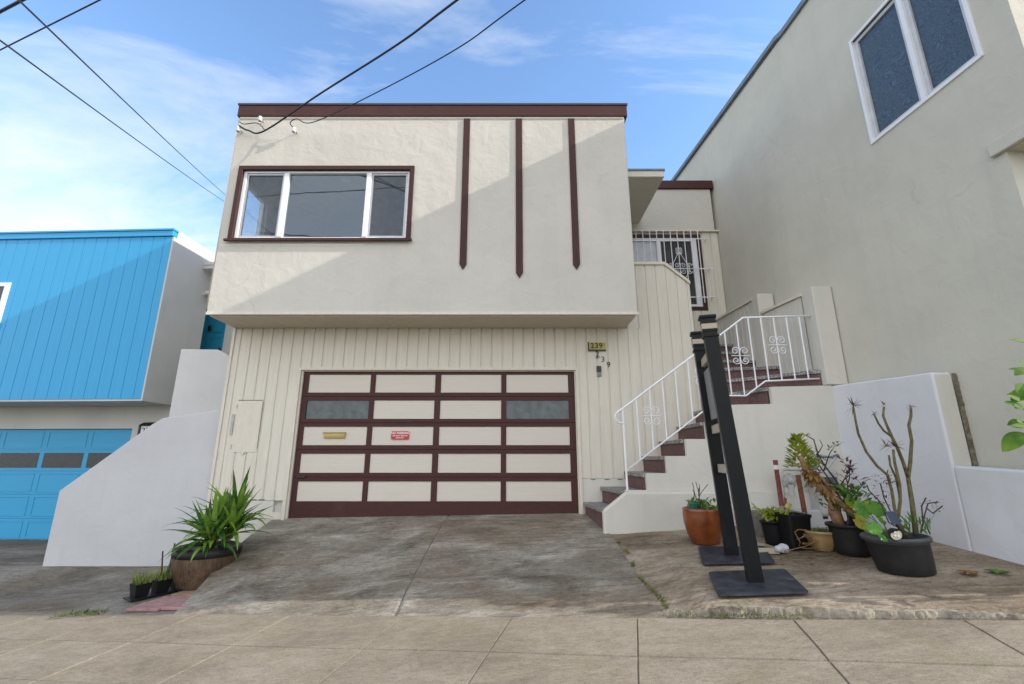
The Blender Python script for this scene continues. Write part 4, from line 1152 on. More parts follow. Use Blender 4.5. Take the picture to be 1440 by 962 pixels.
def plate(pts, parent):
    mb = MB(); n = 4; out = []
    P = [Vector(p) for p in pts]
    for i in range(4):
        p, q, r = P[i-1], P[i], P[(i+1) % 4]
        a = q + (p-q).normalized()*.03; b = q + (r-q).normalized()*.03
        out += [a, a.lerp(b, .5).lerp(q, .4), b]
    mb.prism(out, (0,0,.012)); return mb.build('base_plate', M['black_plate'], parent, bevel=.003)
def onpad(x, y, dz=.02): return (x, y, zpad(x, y) + dz)
plate([onpad(1.722, 4.42), onpad(2.365, 4.36), onpad(2.235, 3.82), onpad(1.57, 3.875)], sg)
plate([onpad(1.945, 5.20), onpad(2.56, 5.06), onpad(2.385, 4.54), onpad(1.757, 4.64)], sg)
def at_h(b, t, z): return b.lerp(t, (z - b.z)/(t.z - b.z))
for z in (2.42, 1.735, 1.36):
    a = at_h(d1, top1, z); b = at_h(d2, top2, z)
    obox(a.lerp(b, .085), a.lerp(b, .915), .016, .04, n_, Vector((0,0,1))).build('crossbar', M['raw_bar'], sg)
    obox(a.lerp(b, .085) + Vector((0,0,.042)), a.lerp(b, .915) + Vector((0,0,.042)), .017, .002, n_, Vector((0,0,1))).build('crossbar_edge', M['black_wood'], sg)
a = at_h(d1, top1, 1.83); b = at_h(d2, top2, 1.83); a2 = at_h(d1, top1, 2.32); b2 = at_h(d2, top2, 2.32)
mb = MB().prism([a.lerp(b, .12) - n_*.012, a.lerp(b, .88) - n_*.012, b2.lerp(a2, .12) - n_*.012, a2.lerp(b2, .12) - n_*.012], n_*.024)
mb.build('sign_panel', M['grey_panel'], sg, bevel=.003)

# ------------------------------------------------------------------ pots and plants
def pot(t, c, r0, r1, h, mat, rim=.02, rimmat=None, soil=True, wob=0, n=32, band=True, sx=1, sy=1):
    c = Vector(c)
    prof = [(r0*.94, 0), (r0, .006)] + [(r0 + (r1-r0)*k/6, h*k/6) for k in range(1, 6)]
    if band: prof += [(r1*.985, h-rim*1.6), (r1+rim*.7, h-rim*1.5), (r1+rim, h-rim*.3), (r1+rim*.7, h), (r1-.004, h), (r1-.012, h-.05)]
    else: prof += [(r1, h-.004), (r1-.004, h), (r1-.014, h-.002), (r1-.018, h-.05)]
    p = MB().lathe(c, prof, n, wob=wob, sx=sx, sy=sy).build('pot', mat, t, smooth=True)
    if soil: MB().lathe(c + Vector((0,0,h-.05)), [(r1-.016, .0), (r1*.5, .012), (.01, .018)], n, sx=sx, sy=sy).build('soil', M['soil'], t, smooth=True)
    return p
def stem_path(p, d, L, n=7, wig=.05, curve=(0,0,.1)):
    p = Vector(p); d = Vector(d).normalized(); out = [p.copy()]
    for i in range(n):
        d = (d + Vector(curve)*(1/n) + Vector((jit(wig), jit(wig), jit(wig*.5)))).normalized()
        p = p + d*(L/n); out.append(p.copy())
    return out

# strap-leaved plant in the half barrel
pc = Vector((-3.66, 6.0, z_apron(-3.66, 6.0) + .012))
t = thing('barrel_planter', 'big strap leaved green plant in a wooden barrel planter left of the driveway', 'potted plant', pc)
prof = [(.245, 0), (.25, .01)] + [(.25 + .105*math.sin(math.pi*.62*k/8), .44*k/8) for k in range(1, 9)]
br = MB().lathe(pc, prof + [(prof[-1][0]-.03, .46), (prof[-1][0]-.04, .40)], 40).build('pot', M['barrel'], t, smooth=True)
rb = prof[-1][0]
MB().lathe(pc, [(rb+.001, .355), (rb+.010, .358), (rb+.012, .442), (rb-.02, .450), (rb-.03, .43)], 40).build('rim_band', M['plastic_grey'], br, smooth=True)
MB().lathe(pc, [(.251,.012),(.262,.014),(.266,.04),(.256,.044)], 40).build('foot_band', M['plastic_grey'], br, smooth=True)
MB().lathe(pc + Vector((0,0,.39)), [(.315,0),(.01,.03)], 30).build('soil', M['soil'], t, smooth=True)
heads = [(.06,.02,.58), (.22,.08,.74), (.10,-.12,.52), (.28,-.04,.60), (.0,-.02,.50)]
for hx, hy, hh in heads:
    MB().tube([pc + Vector((hx*.5, hy*.5, .40)), pc + Vector((hx, hy, hh))], [.03,.022], 8).build('cane', M['bark'], t, smooth=True)
for g in range(2):
    mb = MB()
    for hi, (hx, hy, hh) in enumerate(heads):
        for k in range(13):
            a = rng.random()*2*math.pi; el = R(rng.choice([8, 22, 36, 48, 58, 66, 74, 82]) + jit(7))
            d = Vector((math.cos(a)*math.cos(el), math.sin(a)*math.cos(el), math.sin(el)))
            LL = .40 + rng.random()*.24
            p0 = pc + Vector((hx, hy, hh + jit(.07)))
            mb.blade(p0, d, (0,0,1), LL, .058 + rng.random()*.026, bend=.15 + rng.random()*.8*(1 if el < .9 else .35), n=7, fold=.2)
        for k in range(3):                      # long leaves arching down over the rim towards the street
            a = R(-90 + jit(75)); el = R(30 + jit(20))
            d = Vector((math.cos(a)*math.cos(el), math.sin(a)*math.cos(el), math.sin(el)))
            mb.blade(pc + Vector((hx, hy, hh - .05 + jit(.05))), d, (0,0,1), .42 + rng.random()*.22, .056 + rng.random()*.02, bend=1.7 + rng.random()*.8, n=9, fold=.18)
    mb.build('foliage', M['yucca'] if g == 0 else M['yucca_dark'], t)

# tray of small nursery pots with seedlings
def ground_l(x, y): return z_apron(x, y)
tray_c = Vector((-3.96, 5.80, ground_l(-3.96, 5.80)))
dirT = Vector((.30, .50, 0)).normalized()
t = thing('nursery_tray', 'low black tray under the small seedling pots', 'tray', tray_c)
nrmT = Vector((-dirT.y, dirT.x, 0))
mb = MB(); c = [tray_c + dirT*sx*.36 + nrmT*sy*.10 + Vector((0,0,.012)) for sx, sy in ((-1,-1),(1,-1),(1,1),(-1,1))]
mb.prism(c, (0,0,.018)); mb.build('tray', M['plastic'], t, bevel=.006)
slots = [(-.25, 'first small black seedling pot at the left end of the tray'), (-.05, 'second small black seedling pot in the tray, tall stakes rising from it'), (.14, 'third small black seedling pot in the tray with thick yellow shoots'), (.29, 'small black seedling pot at the end of the tray against the barrel')]
for i, (s_, lab) in enumerate(slots):
    c = tray_c + dirT*s_ + Vector((0,0,.032))
    q = thing('seedling_pot', lab, 'plant pot', c, group='seedling pots in the black tray')
    mb = MB(); 
    lo = [c + dirT*a*.06 + nrmT*b*.06 for a, b in ((-1,-1),(1,-1),(1,1),(-1,1))]; hi = [c + dirT*a*.078 + nrmT*b*.078 + Vector((0,0,.13)) for a, b in ((-1,-1),(1,-1),(1,1),(-1,1))]
    lo_i = [mb.vert(p) for p in lo]; hi_i = [mb.vert(p) for p in hi]; inn = [mb.vert(p + (c + Vector((0,0,.13)) - p)*.1) for p in hi]; inb = [mb.vert(p + (c + Vector((0,0,.13)) - p)*.12 - Vector((0,0,.03))) for p in hi]
    mb.f.append(lo_i[::-1]); mb.m.append(0); mb.f.append(inb); mb.m.append(0)
    for k in range(4):
        j = (k+1) % 4
        for A, B in ((lo_i, hi_i), (hi_i, inn), (inn, inb)): mb.f.append([A[k], A[j], B[j], B[k]]); mb.m.append(0)
    mb.build('pot', M['plastic'], q)
    mb = MB()
    for k in range(60):
        p = c + dirT*jit(.06) + nrmT*jit(.06) + Vector((0,0,.10))
        mb.blade(p, (jit(.5), jit(.5), 1), (jit(1), jit(1), .2), .09 + rng.random()*.11, .012 + rng.random()*.010, .5, 4)
    mb.build('seedlings', M['grass'], q)
    if i == 1:
        MB().tube([c + Vector((.0,0,.08)), c + Vector((-.06,.02,.42))], .008, 6).build('stake', M['twig'], q)
        MB().tube([c + Vector((.05,0,.08)), c + Vector((.045,.05,.50))], .008, 6).build('stake', M['twig'], q)
# pavers beside the ramp, laid loose on the ground
pv = [(-3.68, 5.22, 'pink paving slab, front left of the loose slabs beside the ramp', 'paver', .38, .20), (-3.32, 5.18, 'pink paving slab, front right of the loose slabs against the ramp', 'paver', .34, .20),
      (-3.62, 5.43, 'pink paving slab in the middle row of the loose slabs, left one', 'paver', .38, .2), (-3.26, 5.39, 'pink paving slab in the middle row of the loose slabs, right one', 'paver', .34, .2),
      (-3.44, 5.64, 'orange paving slab under the front of the barrel planter', 'paver_orange', .60, .24)]
for x, y, lab, m_, wx_, wy_ in pv:
    z = ground_l(x, y)
    a = R(-14 + jit(4)); ca, sa = math.cos(a), math.sin(a)
    pts = []
    for sx, sy in ((-1,-1),(1,-1),(1,1),(-1,1)):
        X, Y = x + ca*sx*wx_/2 - sa*sy*wy_/2, y + sa*sx*wx_/2 + ca*sy*wy_/2
        pts.append((X, Y, ground_l(X, Y) + .004))
    tag(MB().prism(pts, (0,0,.028)).build('paving_slab', M[m_], bevel=.006), lab, 'paving slab', 'loose slabs beside the ramp')

# --- right-hand collection on the pad
P3 = lambda x, y, dz=0: Vector((x, y, zpad(x, y) + dz))
c = P3(2.11, 5.42); t = thing('orange_pot', 'tall orange glazed pot with small green succulents behind the sign stand', 'potted plant', c)
mb = MB().lathe(c, [(.135,0),(.145,.01),(.182,.10),(.205,.20),(.213,.29),(.208,.335),(.212,.352),(.205,.362),(.190,.362),(.185,.32)], 36, wob=.01).build('pot', M['orange'], t, smooth=True)
MB().lathe(c + Vector((0,0,.315)), [(.186,0),(.01,.02)], 24).build('soil', M['soil'], t)
MB().lathe(c + Vector((-.11,-.06,.34)), [(.045,0),(.052,.07),(.056,.075),(.05,.08),(.045,.06)], 16).build('inner_pot', M['turq'], t, smooth=True)
mb = MB()
for k in range(90):
    a = rng.random()*6.28; r = rng.random()*.17
    p = c + Vector((math.cos(a)*r, math.sin(a)*r, .335 + rng.random()*.09))
    mb.blade(p, (jit(1), jit(1), .6), (jit(1),jit(1),1), .05 + rng.random()*.05, .02 + rng.random()*.015, .5, 3, shape='oval')
mb.build('foliage', M['green'], t)
mb = MB()
for k in range(6):
    mb.tube(stem_path(c + Vector((jit(.1), jit(.1), .37)), (jit(.5), -.2, 1), .16 + rng.random()*.14, 6, .25), .004, 5)
mb.tube([c + Vector((.12,-.14,.40)), c + Vector((.17,-.22,.28)), c + Vector((.2,-.23,.1)), c + Vector((.22,-.24,.03))], .005, 5)
mb.build('stems', M['twig'], t)

c = P3(2.73, 5.16); t = thing('succulent_pot', 'small black pot with yellow green succulent leaves beside the square pot', 'potted plant', c)
pot(t, c, .085, .115, .24, M['plastic'], .01)
mb = MB()
for k in range(70):
    a = rng.random()*6.28; r = rng.random()*.14
    mb.blade(c + Vector((math.cos(a)*r - .03, math.sin(a)*r, .24 + rng.random()*.10)), (jit(1), jit(1), .7), (jit(1),jit(1),1), .05 + rng.random()*.05, .028, .4, 3, shape='oval')
mb.build('foliage', M['lime'], t)
mb = MB(); 
for k in range(9): mb.tube(stem_path(c + Vector((jit(.05), jit(.05), .18)), (jit(.6), jit(.6), 1), .14, 4, .1), .005, 5)
mb.build('stems', M['bark'], t)

c = P3(2.86, 5.02); t = thing('square_pot', 'square black nursery pot holding bare soil and a few shoots', 'plant pot', c)
def square_pot(t, c, r0, r1, h, ang, mat):
    mb = MB(); ca, sa = math.cos(ang), math.sin(ang)
    def ringp(r, z, nn=6):
        out = []
        for sx, sy, a0 in ((1,1,0), (-1,1,90), (-1,-1,180), (1,-1,270)):
            for i in range(nn):
                a = R(a0 + 90*i/(nn-1)); x = sx*r*.75 + r*.25*math.cos(a); y = sy*r*.75 + r*.25*math.sin(a)
                out.append(mb.vert(c + Vector((ca*x - sa*y, sa*x + ca*y, z))))
        return out
    prev = None
    for r, z in ((r0*.96,0),(r0,.01),(r1,h-.03),(r1+.008,h-.03),(r1+.010,h),(r1-.005,h),(r1-.012,h-.045)):
        q = ringp(r, z)
        if prev:
            for k in range(len(q)): mb.f.append([prev[k], prev[(k+1)%len(q)], q[(k+1)%len(q)], q[k]]); mb.m.append(0)
        prev = q
    mb.f.append(prev); mb.m.append(0)
    return mb.build('pot', mat, t)
square_pot(t, c, .105, .128, .33, .12, M['plastic'])
MB().lathe(c + Vector((0,0,.292)), [(.112,0),(.01,.012)], 20).build('soil', M['block'], t)
mb = MB()
for k in range(14): mb.blade(c + Vector((-.05 + jit(.05), jit(.05), .30)), (jit(.6), jit(.6), 1), (jit(1),jit(1),.3), .06 + rng.random()*.07, .012, .5, 4)
mb.build('shoots', M['lime'], t)

c = P3(3.06, 4.90); t = thing('tan_pot', 'small tan glazed bowl pot beside the square black pot', 'plant pot', c)
MB().lathe(c, [(.085,0),(.09,.008),(.125,.06),(.145,.13),(.148,.155),(.158,.162),(.16,.18),(.15,.184),(.14,.18),(.135,.14)], 32).build('pot', M['tan'], t, smooth=True)
MB().lathe(c + Vector((0,0,.14)), [(.137,0),(.01,.012)], 20).build('soil', M['soil'], t)
mb = MB()
for k in range(26):
    a = rng.random()*6.28; r = rng.random()*.1
    mb.blade(c + Vector((math.cos(a)*r, math.sin(a)*r, .15)), (jit(1), jit(1), .8), (jit(1),jit(1),1), .06 + rng.random()*.04, .014, .6, 3)
mb.build('foliage', M['green'], t)

# medium black pot: leaning trunk with dry leaves and lime crown, twiggy shrub, round leaves
c = P3(3.24, 4.72); t = thing('mixed_pot', 'ribbed black pot with leaning lime crowned succulent and twiggy red shrub', 'potted plant', c)
pot(t, c, .145, .188, .27, M['plastic_grey'], .018)
def C_(x, y, z): return c + Vector((x, y, z))
tr_ = [C_(.10,-.08,.26), C_(-.02,-.05,.40), C_(-.16,-.02,.53), C_(-.27,0,.66), C_(-.33,.02,.78), C_(-.37,.02,.90)]
MB().tube(tr_, [.03,.028,.032,.035,.03,.02], 9).build('trunk', M['orange_bark'], t, smooth=True)
MB().tube([C_(-.05,.06,.22), C_(-.08,.07,.36), C_(-.06,.08,.50)], [.05,.055,.05], 10).build('bark_stub', M['orange_bark'], t, smooth=True)
mb = MB()
for k in range(150):
    s_ = rng.random(); q = Vector(tr_[2]).lerp(Vector(tr_[4]), s_)
    d = Vector((jit(1), jit(1), -.35 + jit(.6)))
    mb.blade(q + Vector((jit(.03), jit(.03), jit(.05))), d, (jit(.5),jit(.5),1), .06 + rng.random()*.08, .018 + rng.random()*.016, .9, 4, shape='oval')
mb.build('dry_leaves', M['brownleaf'], t)
mb = MB()
for k in range(230):
    h = rng.random(); r = .12*(1 - h)**.7 + .015
    a = rng.random()*6.28; q = Vector(tr_[5]) + Vector((math.cos(a)*r*rng.random()**.5, math.sin(a)*r*rng.random()**.5, -.12 + h*.30))
    mb.blade(q, (math.cos(a), math.sin(a), .35 + .8*h), (0,0,1), .05 + rng.random()*.035, .026, .1, 3, .3, shape='oval')
for k in range(40):
    q = Vector(tr_[5]) + Vector((.11 + jit(.07), jit(.07), -.08 + jit(.05)))
    mb.blade(q, (jit(1), jit(1), .5), (0,0,1), .05, .025, .1, 3, .3, shape='oval')
mb.build('crown', M['lime'], t)
twig = MB(); red = MB(); grn = MB(); tips = []
def branch(p, d, L, r, lvl):
    path = stem_path(p, d, L, 6, .16, (0,0,.15)); twig.tube(path, [r*(1 - .6*i/6) for i in range(7)], 6)
    if lvl:
        for k in range(3): branch(path[2 + k + (k > 1)], (jit(.9), jit(.9), .8), L*.42, r*.55, lvl-1)
    for k in range(5):
        q = path[-1] + Vector((jit(.03), jit(.03), jit(.03))); tips.append(q)
branch(C_(.02,.02,.26), (-.02,.05,1), .62, .014, 2)
branch(C_(.06,-.04,.26), (-.42,.1,1), .45, .012, 1)
branch(C_(-.02,0,.26), (.22,-.1,1), .5, .012, 2)
lng = [C_(.05,.03,.28), C_(.03,.03,.50), C_(-.05,.03,.68), C_(-.13,.03,.80), C_(-.18,.03,.92), C_(-.20,.03,1.06), C_(-.27,.03,1.10)]
twig.tube(lng, [.011,.010,.009,.008,.007,.006,.004], 6)
twig.tube([lng[4], C_(-.12,.03,1.0), C_(-.14,.03,1.06)], [.005,.004,.003], 5); twig.tube([lng[3], C_(-.22,.03,.88), C_(-.26,.03,.96)], [.005,.004,.003], 5)
twig.build('branches', M['twig'], t)
for q in tips:
    for k in range(1): red.blade(q, (jit(1), jit(1), .4), (0,0,1), .045 + rng.random()*.03, .022, .5, 3, shape='oval')
for k in range(9): red.blade(lng[-1], (jit(1), jit(1), .1), (0,0,1), .07, .02, .6, 3, shape='oval')
red.build('red_leaves', M['redleaf'], t)
for k in range(190):
    q = C_(.02 + jit(.17), jit(.16), .33 + rng.random()*.28)
    grn.blade(q, (jit(1), jit(1), .4), (0,0,1), .05 + rng.random()*.05, .035, .5, 3, shape='oval')
grn.build('green_leaves', M['green'], t)
mb = MB()
for q, r in ((C_(-.02,-.2,.36), .06), (C_(.08,-.14,.44), .075), (C_(-.04,-.12,.46), .06)): mb.disc_leaf(q, (jit(.3), -.8, .6), r)
mb.build('round_leaves', M['lime'], t)
mb = MB()
for q, r in ((C_(-.06,-.23,.30), .055), (C_(-.02,-.24,.26), .045)): mb.disc_leaf(q, (jit(.3), -.8, .3), r)
mb.build('yellow_leaves', M['yellow'], t)

# big tub with the bare-stemmed dragon plant
c = P3(3.245, 4.20); t = thing('large_tub', 'large black tub with tall bare stemmed spiky plant, largest pot on the pad', 'potted plant', c)
prof = [(.193,0),(.198,.008),(.206,.07),(.214,.15),(.222,.235),(.226,.245),(.243,.248),(.248,.274),(.240,.284),(.222,.284),(.216,.24)]
tub = MB()
prev = None
for r, z in prof:                      # the tub leans: shear the upper rings to the left
    ringv = [tub.vert(c + Vector((.045 - .16*z + r*1.02*math.cos(2*math.pi*k/40), r*.92*math.sin(2*math.pi*k/40), z + .008*math.cos(2*math.pi*k/40)))) for k in range(40)]
    if prev:
        for k in range(40): tub.f.append([prev[k], prev[(k+1)%40], ringv[(k+1)%40], ringv[k]]); tub.m.append(0 if z < .2355 else 1)
    prev = ringv
tub.f.append(prev); tub.m.append(0)
tub.build('pot', [M['plastic_grey'], M['rim_grey']], t, smooth=True)
MB().lathe(c + Vector((.007,0,.236)), [(.212,0),(.1,.015),(.01,.02)], 30, sy=.9).build('soil', M['soil'], t)
TY = 4.25
def at_px(px, py, y=TY): return along(px, py, y)
base = c + Vector((.03, .05, .22))
def pxs(l, y=TY): return [along(a, b, y + k) for a, b, k in l]
stems = [
  ([(1288,752,0),(1283,710,0),(1277,672,0),(1280,650,.01),(1282,620,.02),(1278,598,.02),(1281,585,.01),(1281,574,0)], [.028,.024,.021,.019,.017,.016,.015,.013]),
  ([(1277,672,0),(1270,650,-.02),(1262,630,-.03),(1254,614,-.03),(1247,598,-.03),(1242,585,-.02),(1243,572,-.02)], [.02,.018,.017,.016,.014,.013,.012]),
  ([(1254,614,-.03),(1243,606,-.04),(1235,595,-.05),(1229,582,-.05)], [.013,.012,.011,.01]),
  ([(1275,755,-.04),(1262,735,-.05),(1266,705,-.05),(1265,680,-.05),(1258,650,-.05),(1256,632,-.05)], [.02,.017,.016,.016,.014,.013]),
  ([(1270,757,-.06),(1258,715,-.08),(1254,690,-.08),(1248,668,-.08),(1233,655,-.09),(1218,635,-.1),(1207,610,-.1),(1203,590,-.1),(1200,573,-.1)], [.019,.016,.015,.015,.015,.014,.013,.012,.011]),
  ([(1266,700,-.05),(1260,672,-.02),(1252,655,-.02),(1250,640,-.02)], [.014,.012,.011,.01]),
]
for l, r in stems:
    MB().tube(pxs(l), [q*.78 for q in r], 9).build('stem', M['bark'], t, smooth=True)
for (a, b, k), n, LL in (((1200,571,-.1), 22, .10), ((1281,572,0), 10, .045), ((1243,570,-.02), 9, .045), ((1229,581,-.05), 8, .035), ((1257,627,-.05), 18, .085), ((1246,628,-.03), 18, .08), ((1252,680,-.08), 22, .07)):
    p = along(a, b, TY + k); tuft = MB()
    for i in range(n):
        d = Vector((jit(1), jit(.8), jit(.8) + .35)); tuft.blade(p, d, (0,0,1), LL*(.7 + rng.random()*.6), .010, .25, 4, .2)
    tuft.build('leaf_tuft', M['redleaf'], t)
for l in ([(1275,748,-.1),(1250,735,-.12),(1237,705,-.14),(1222,690,-.15),(1219,682,-.15)], [(1268,750,-.1),(1255,725,-.12),(1243,700,-.12),(1238,680,-.12)], [(1295,750,0),(1300,725,-.02),(1305,708,-.02),(1318,706,-.02)], [(1303,715,-.02),(1312,722,0),(1325,712,.02)], [(1298,735,0),(1296,712,0),(1302,700,0)]):
    MB().tube(pxs(l), .0055, 5).build('twig', M['twig'], t)
sm = MB()
for k in range(60):
    q = along(1240 + jit(14), 690 + jit(25), TY - .12 + jit(.03)); sm.blade(q, (jit(1), jit(1), .3), (0,0,1), .03 + rng.random()*.02, .012, .4, 3, shape='oval')
for k in range(40):
    q = along(1310 + jit(18), 712 + jit(10), TY + jit(.04)); sm.blade(q, (jit(1), jit(1), .3), (0,0,1), .022, .010, .4, 3, shape='oval')
sm.build('small_leaves', M['redleaf'], t)
g = MB()
for k in range(46):
    q = along(1290 + jit(22), 742 + jit(10), TY - .02 + jit(.06)); g.blade(q, (jit(.7), jit(.7), 1), (jit(1),jit(1),.4), .06 + rng.random()*.06, .016, .5, 4)
g.build('grass_leaves', M['green'], t)
# broad round leaves drooping over the rim
rl_ = MB(); stalk = MB()
for a, b, r, dy, nx in ((1228,743,.060,-.26,-.2), (1241,757,.034,-.27,.1), (1231,716,.078,-.02,-.1), (1214,722,.048,0,-.3), (1240,733,.034,-.14,.2), (1209,710,.042,.05,-.3)):
    q = along(a, b, TY + dy); rl_.disc_leaf(q, (nx, -.75, .55), r); stalk.tube([c + Vector((-.05, -.03, .23)), q.lerp(c + Vector((-.05,0,.34)), .4), q], .004, 5)
rl_.build('round_leaves', M['bright'], t); stalk.build('leaf_stalks', M['green'], t)

t = thing('solar_lamp', 'small solar garden lamp with dark panel stuck in the large tub', 'lamp', c + Vector((-.02, -.2, .22)))
q = along(1257, 728, TY - .22); q2 = along(1259, 751, TY - .27)
MB().tube([c + Vector((-.02,-.18,.2)), q + Vector((0,.02,0))], .008, 6).build('stake', M['plastic'], t)
pn = MB(); hx, hz = Vector((.044, .008, 0)), Vector((.002, .028, .047))
pn.prism([q - hx - hz, q + hx - hz, q + hx + hz, q - hx + hz], (0, .012, -.004)); pn.build('solar_panel', M['solar'], t, bevel=.004)
MB().tube([q2 + Vector((0,.03,.01)), q2 + Vector((-.004,-.012,-.004))], [.036,.050], 20).build('lamp_head', M['black'], t)
ln = MB().tube([q2 + Vector((-.004,-.013,-.004)), q2 + Vector((-.0045,-.016,-.0045))], [.042,.040], 20).build('lens', M['lens'], t)

for k in range(4):
    a = k*math.pi/2 + .6; v_ = q2 + Vector((math.cos(a)*.019, -.017, math.sin(a)*.019))
    MB().ball(v_, .010, 6, sc=(1,.5,1)).build('bulb', M['porcelain'], ln, smooth=True)
# ------------------------------------------------------------------ pipes, gas meter, debris
def pole(name, a, b, r, mats, label, tip=None, foot=None):
    a = Vector(a); b = Vector(b); t = thing(name, label, 'post', a)
    MB().tube([a.lerp(b, .28 if foot else 0), a.lerp(b, .85 if tip else 1)], r, 12).build('shaft', mats, t)
    if foot: MB().tube([a, a.lerp(b, .28)], r*.92, 12).build('foot', foot, t)
    if tip: MB().tube([a.lerp(b, .85), a.lerp(b, .92)], r*1.01, 12).build('white_band', tip, t); MB().tube([a.lerp(b, .92), b], r, 12).build('tip', mats, t)
    return t
cb = P3(2.98, 5.46); tag(MB().prism([cb + Vector((-.22,-.12,-.02)), cb + Vector((.26,-.10,-.02)), cb + Vector((.28,.2,-.02)), cb + Vector((-.22,.22,-.02))], (0,0,.28)).build('concrete_block', M['block'], bevel=.03, seg=3), 'rough grey concrete block behind the black pots, holding the red posts', 'block')
pole('red_post', along(1103, 737, 5.52), along(1090, 647, 5.52), .026, M['redpaint'], 'red post with white band and bare grey foot, taller of the two', M['porcelain'], M['galv'])
pole('rust_post', along(1134, 735, 5.46), along(1122, 668, 5.46), .027, M['rust'], 'plain rust brown iron post, shorter of the two beside the meter')
gm = thing('gas_meter', 'weathered grey gas meter and pipes on the cream stair wall', 'gas meter', (2.9, 5.95, 1.0))
GYm = 5.84
MB().tube([along(1102, 720, GYm), along(1101, 690, GYm), along(1100, 662, GYm), along(1104, 660, GYm), along(1145, 661, GYm)], .019, 10).build('pipe', M['greypipe'], gm, smooth=True)
MB().tube([along(1104, 735, GYm), along(1103, 700, GYm)], .024, 10).build('riser_pipe', M['rust'], gm)
rg = along(1108, 676, GYm)
MB().tube([rg + Vector((0, d, 0)) for d in (.03, -.02, -.021, -.035, -.036, -.05, -.051, -.09, -.10)], [.05, .06, .092, .092, .062, .058, .035, .033, .02], 22).build('regulator', M['greypipe'], gm)
for k in range(8):
    a = k*math.pi/4; MB().tube([rg + Vector((math.cos(a)*.08, -.03, math.sin(a)*.08)), rg + Vector((math.cos(a)*.08, -.044, math.sin(a)*.08))], .008, 6).build('bolt', M['galv'], gm)
MB().tube([along(1112, 682, GYm-.06), along(1114, 697, GYm-.07)], .032, 10).build('regulator_neck', M['greypipe'], gm)
MB().tube([along(1147, 640, GYm), along(1152, 642, GYm-.02), along(1170, 643, GYm-.02), along(1178, 641, GYm)], [.026,.016,.016,.026], 10).build('union_pipe', M['bluegrey'], gm, smooth=True)
m0 = along(1160, 690, GYm-.03)
bd = MB().box(m0.x-.14, m0.x+.13, GYm-.14, GYm+.08, m0.z-.28, m0.z+.24).build('meter_body', M['greypipe'], gm, bevel=.035, seg=3)
MB().box(m0.x-.10, m0.x+.09, GYm-.150, GYm-.141, m0.z+.02, m0.z+.16).build('dial_window', M['frost'], bd)
MB().box(m0.x-.125, m0.x+.115, GYm-.12, GYm+.06, m0.z-.31, m0.z-.281).build('meter_foot', M['black'], bd)
MB().box(m0.x-.18, m0.x-.05, GYm-.05, GYm+.03, m0.z+.241, m0.z+.30).build('coupling', M['bluegrey'], gm, bevel=.01)
MB().tube([(m0.x+.06, GYm-.02, m0.z+.24), along(1175, 643, GYm-.02)], .017, 10).build('pipe', M['greypipe'], gm)
MB().tube([along(1106, 715, GYm-.03), along(1110, 708, GYm-.03)], .03, 10).build('valve', M['olive'], gm)
tag(skew_slab([(2.75, .45), (2.83, .45), (4.06, .45), (4.06, .86), (2.83, .86), (2.80, .86), (2.75, .82)], 5.88, .168).build('white_ledge', M['white_wall'], bevel=.02, seg=3), 'low white ledge along the wall foot beneath the gas meter', 'ledge')

# crumpled paper cup
c = P3(2.62, 4.86, .05); mb = MB(); prev = None
for i in range(7):
    ringv = []
    for k in range(14):
        a = 2*math.pi*k/14; r = (.028 + .022*i/6)*(1 + .22*noise.noise(Vector((math.cos(a)*2, math.sin(a)*2, i*.9))))
        if i in (0,): r *= .6
        p = Vector((-.07 + .13*i/6, r*math.cos(a), r*math.sin(a)*.9)); p.rotate(Matrix.Rotation(.5, 3, 'Z')); ringv.append(mb.vert(c + p))
    if prev:
        for k in range(14): mb.f.append([prev[k], prev[(k+1)%14], ringv[(k+1)%14], ringv[k]]); mb.m.append(0)
    else: mb.f.append(ringv[::-1]); mb.m.append(0)
    prev = ringv
mb.f.append(prev); mb.m.append(0)
tag(mb.build('crumpled_cup', M['paper']), 'crumpled white paper cup lying before the small black pots', 'litter')
# shallow wooden tray
c = P3(2.50, 4.98); t = thing('wooden_tray', 'shallow weathered wooden tray lying between the sign base and pots', 'tray', c)
frame_ = MB()
A = [c + Vector((sx*.10, sy*.13, .0)) for sx, sy in ((-1,-1),(1,-1),(1,1),(-1,1))]
mb = MB(); lo = [(p.x, p.y) for p in A]; ii = [(c.x + (p.x-c.x)*.84, c.y + (p.y-c.y)*.86) for p in A]
ring_z(mb, lo, ii, c.z+.003, c.z+.055); mb.build('frame', M['raw_bar'], t)
MB().prism([Vector((x, y, c.z+.006)) for x, y in ii], (0,0,.02)).build('bottom', M['soil'], t)
mb = MB()
for k in range(20): mb.blade(c + Vector((jit(.07), jit(.09), .025)), (jit(1), jit(1), .7), (jit(1),jit(1),1), .03, .012, .4, 3)
mb.build('sprouts', M['moss'], t)
# coil of dry vine in front of the square pot
c = P3(2.87, 4.85, .02); mb = MB()
for k in range(4):
    ph = rng.random()*6; rr = .03 + rng.random()*.075
    mb.tube([c + Vector((math.cos(ph+i*.5)*rr*(1+.2*math.sin(i)), .05*math.sin(i*1.3+k), .10 + math.sin(ph+i*.5)*rr*.9)) for i in range(9)], .0055, 5)
mb.tube([c + Vector((-.25,-.05,.0)), c + Vector((-.05,-.07,.05)), c + Vector((.1,-.05,.1)), c + Vector((.28,.02,.17))], .004, 5)
tag(mb.build('dry_vine', M['brownleaf']), 'tangle of dry brown vine leaning on the square black pot', 'vine')
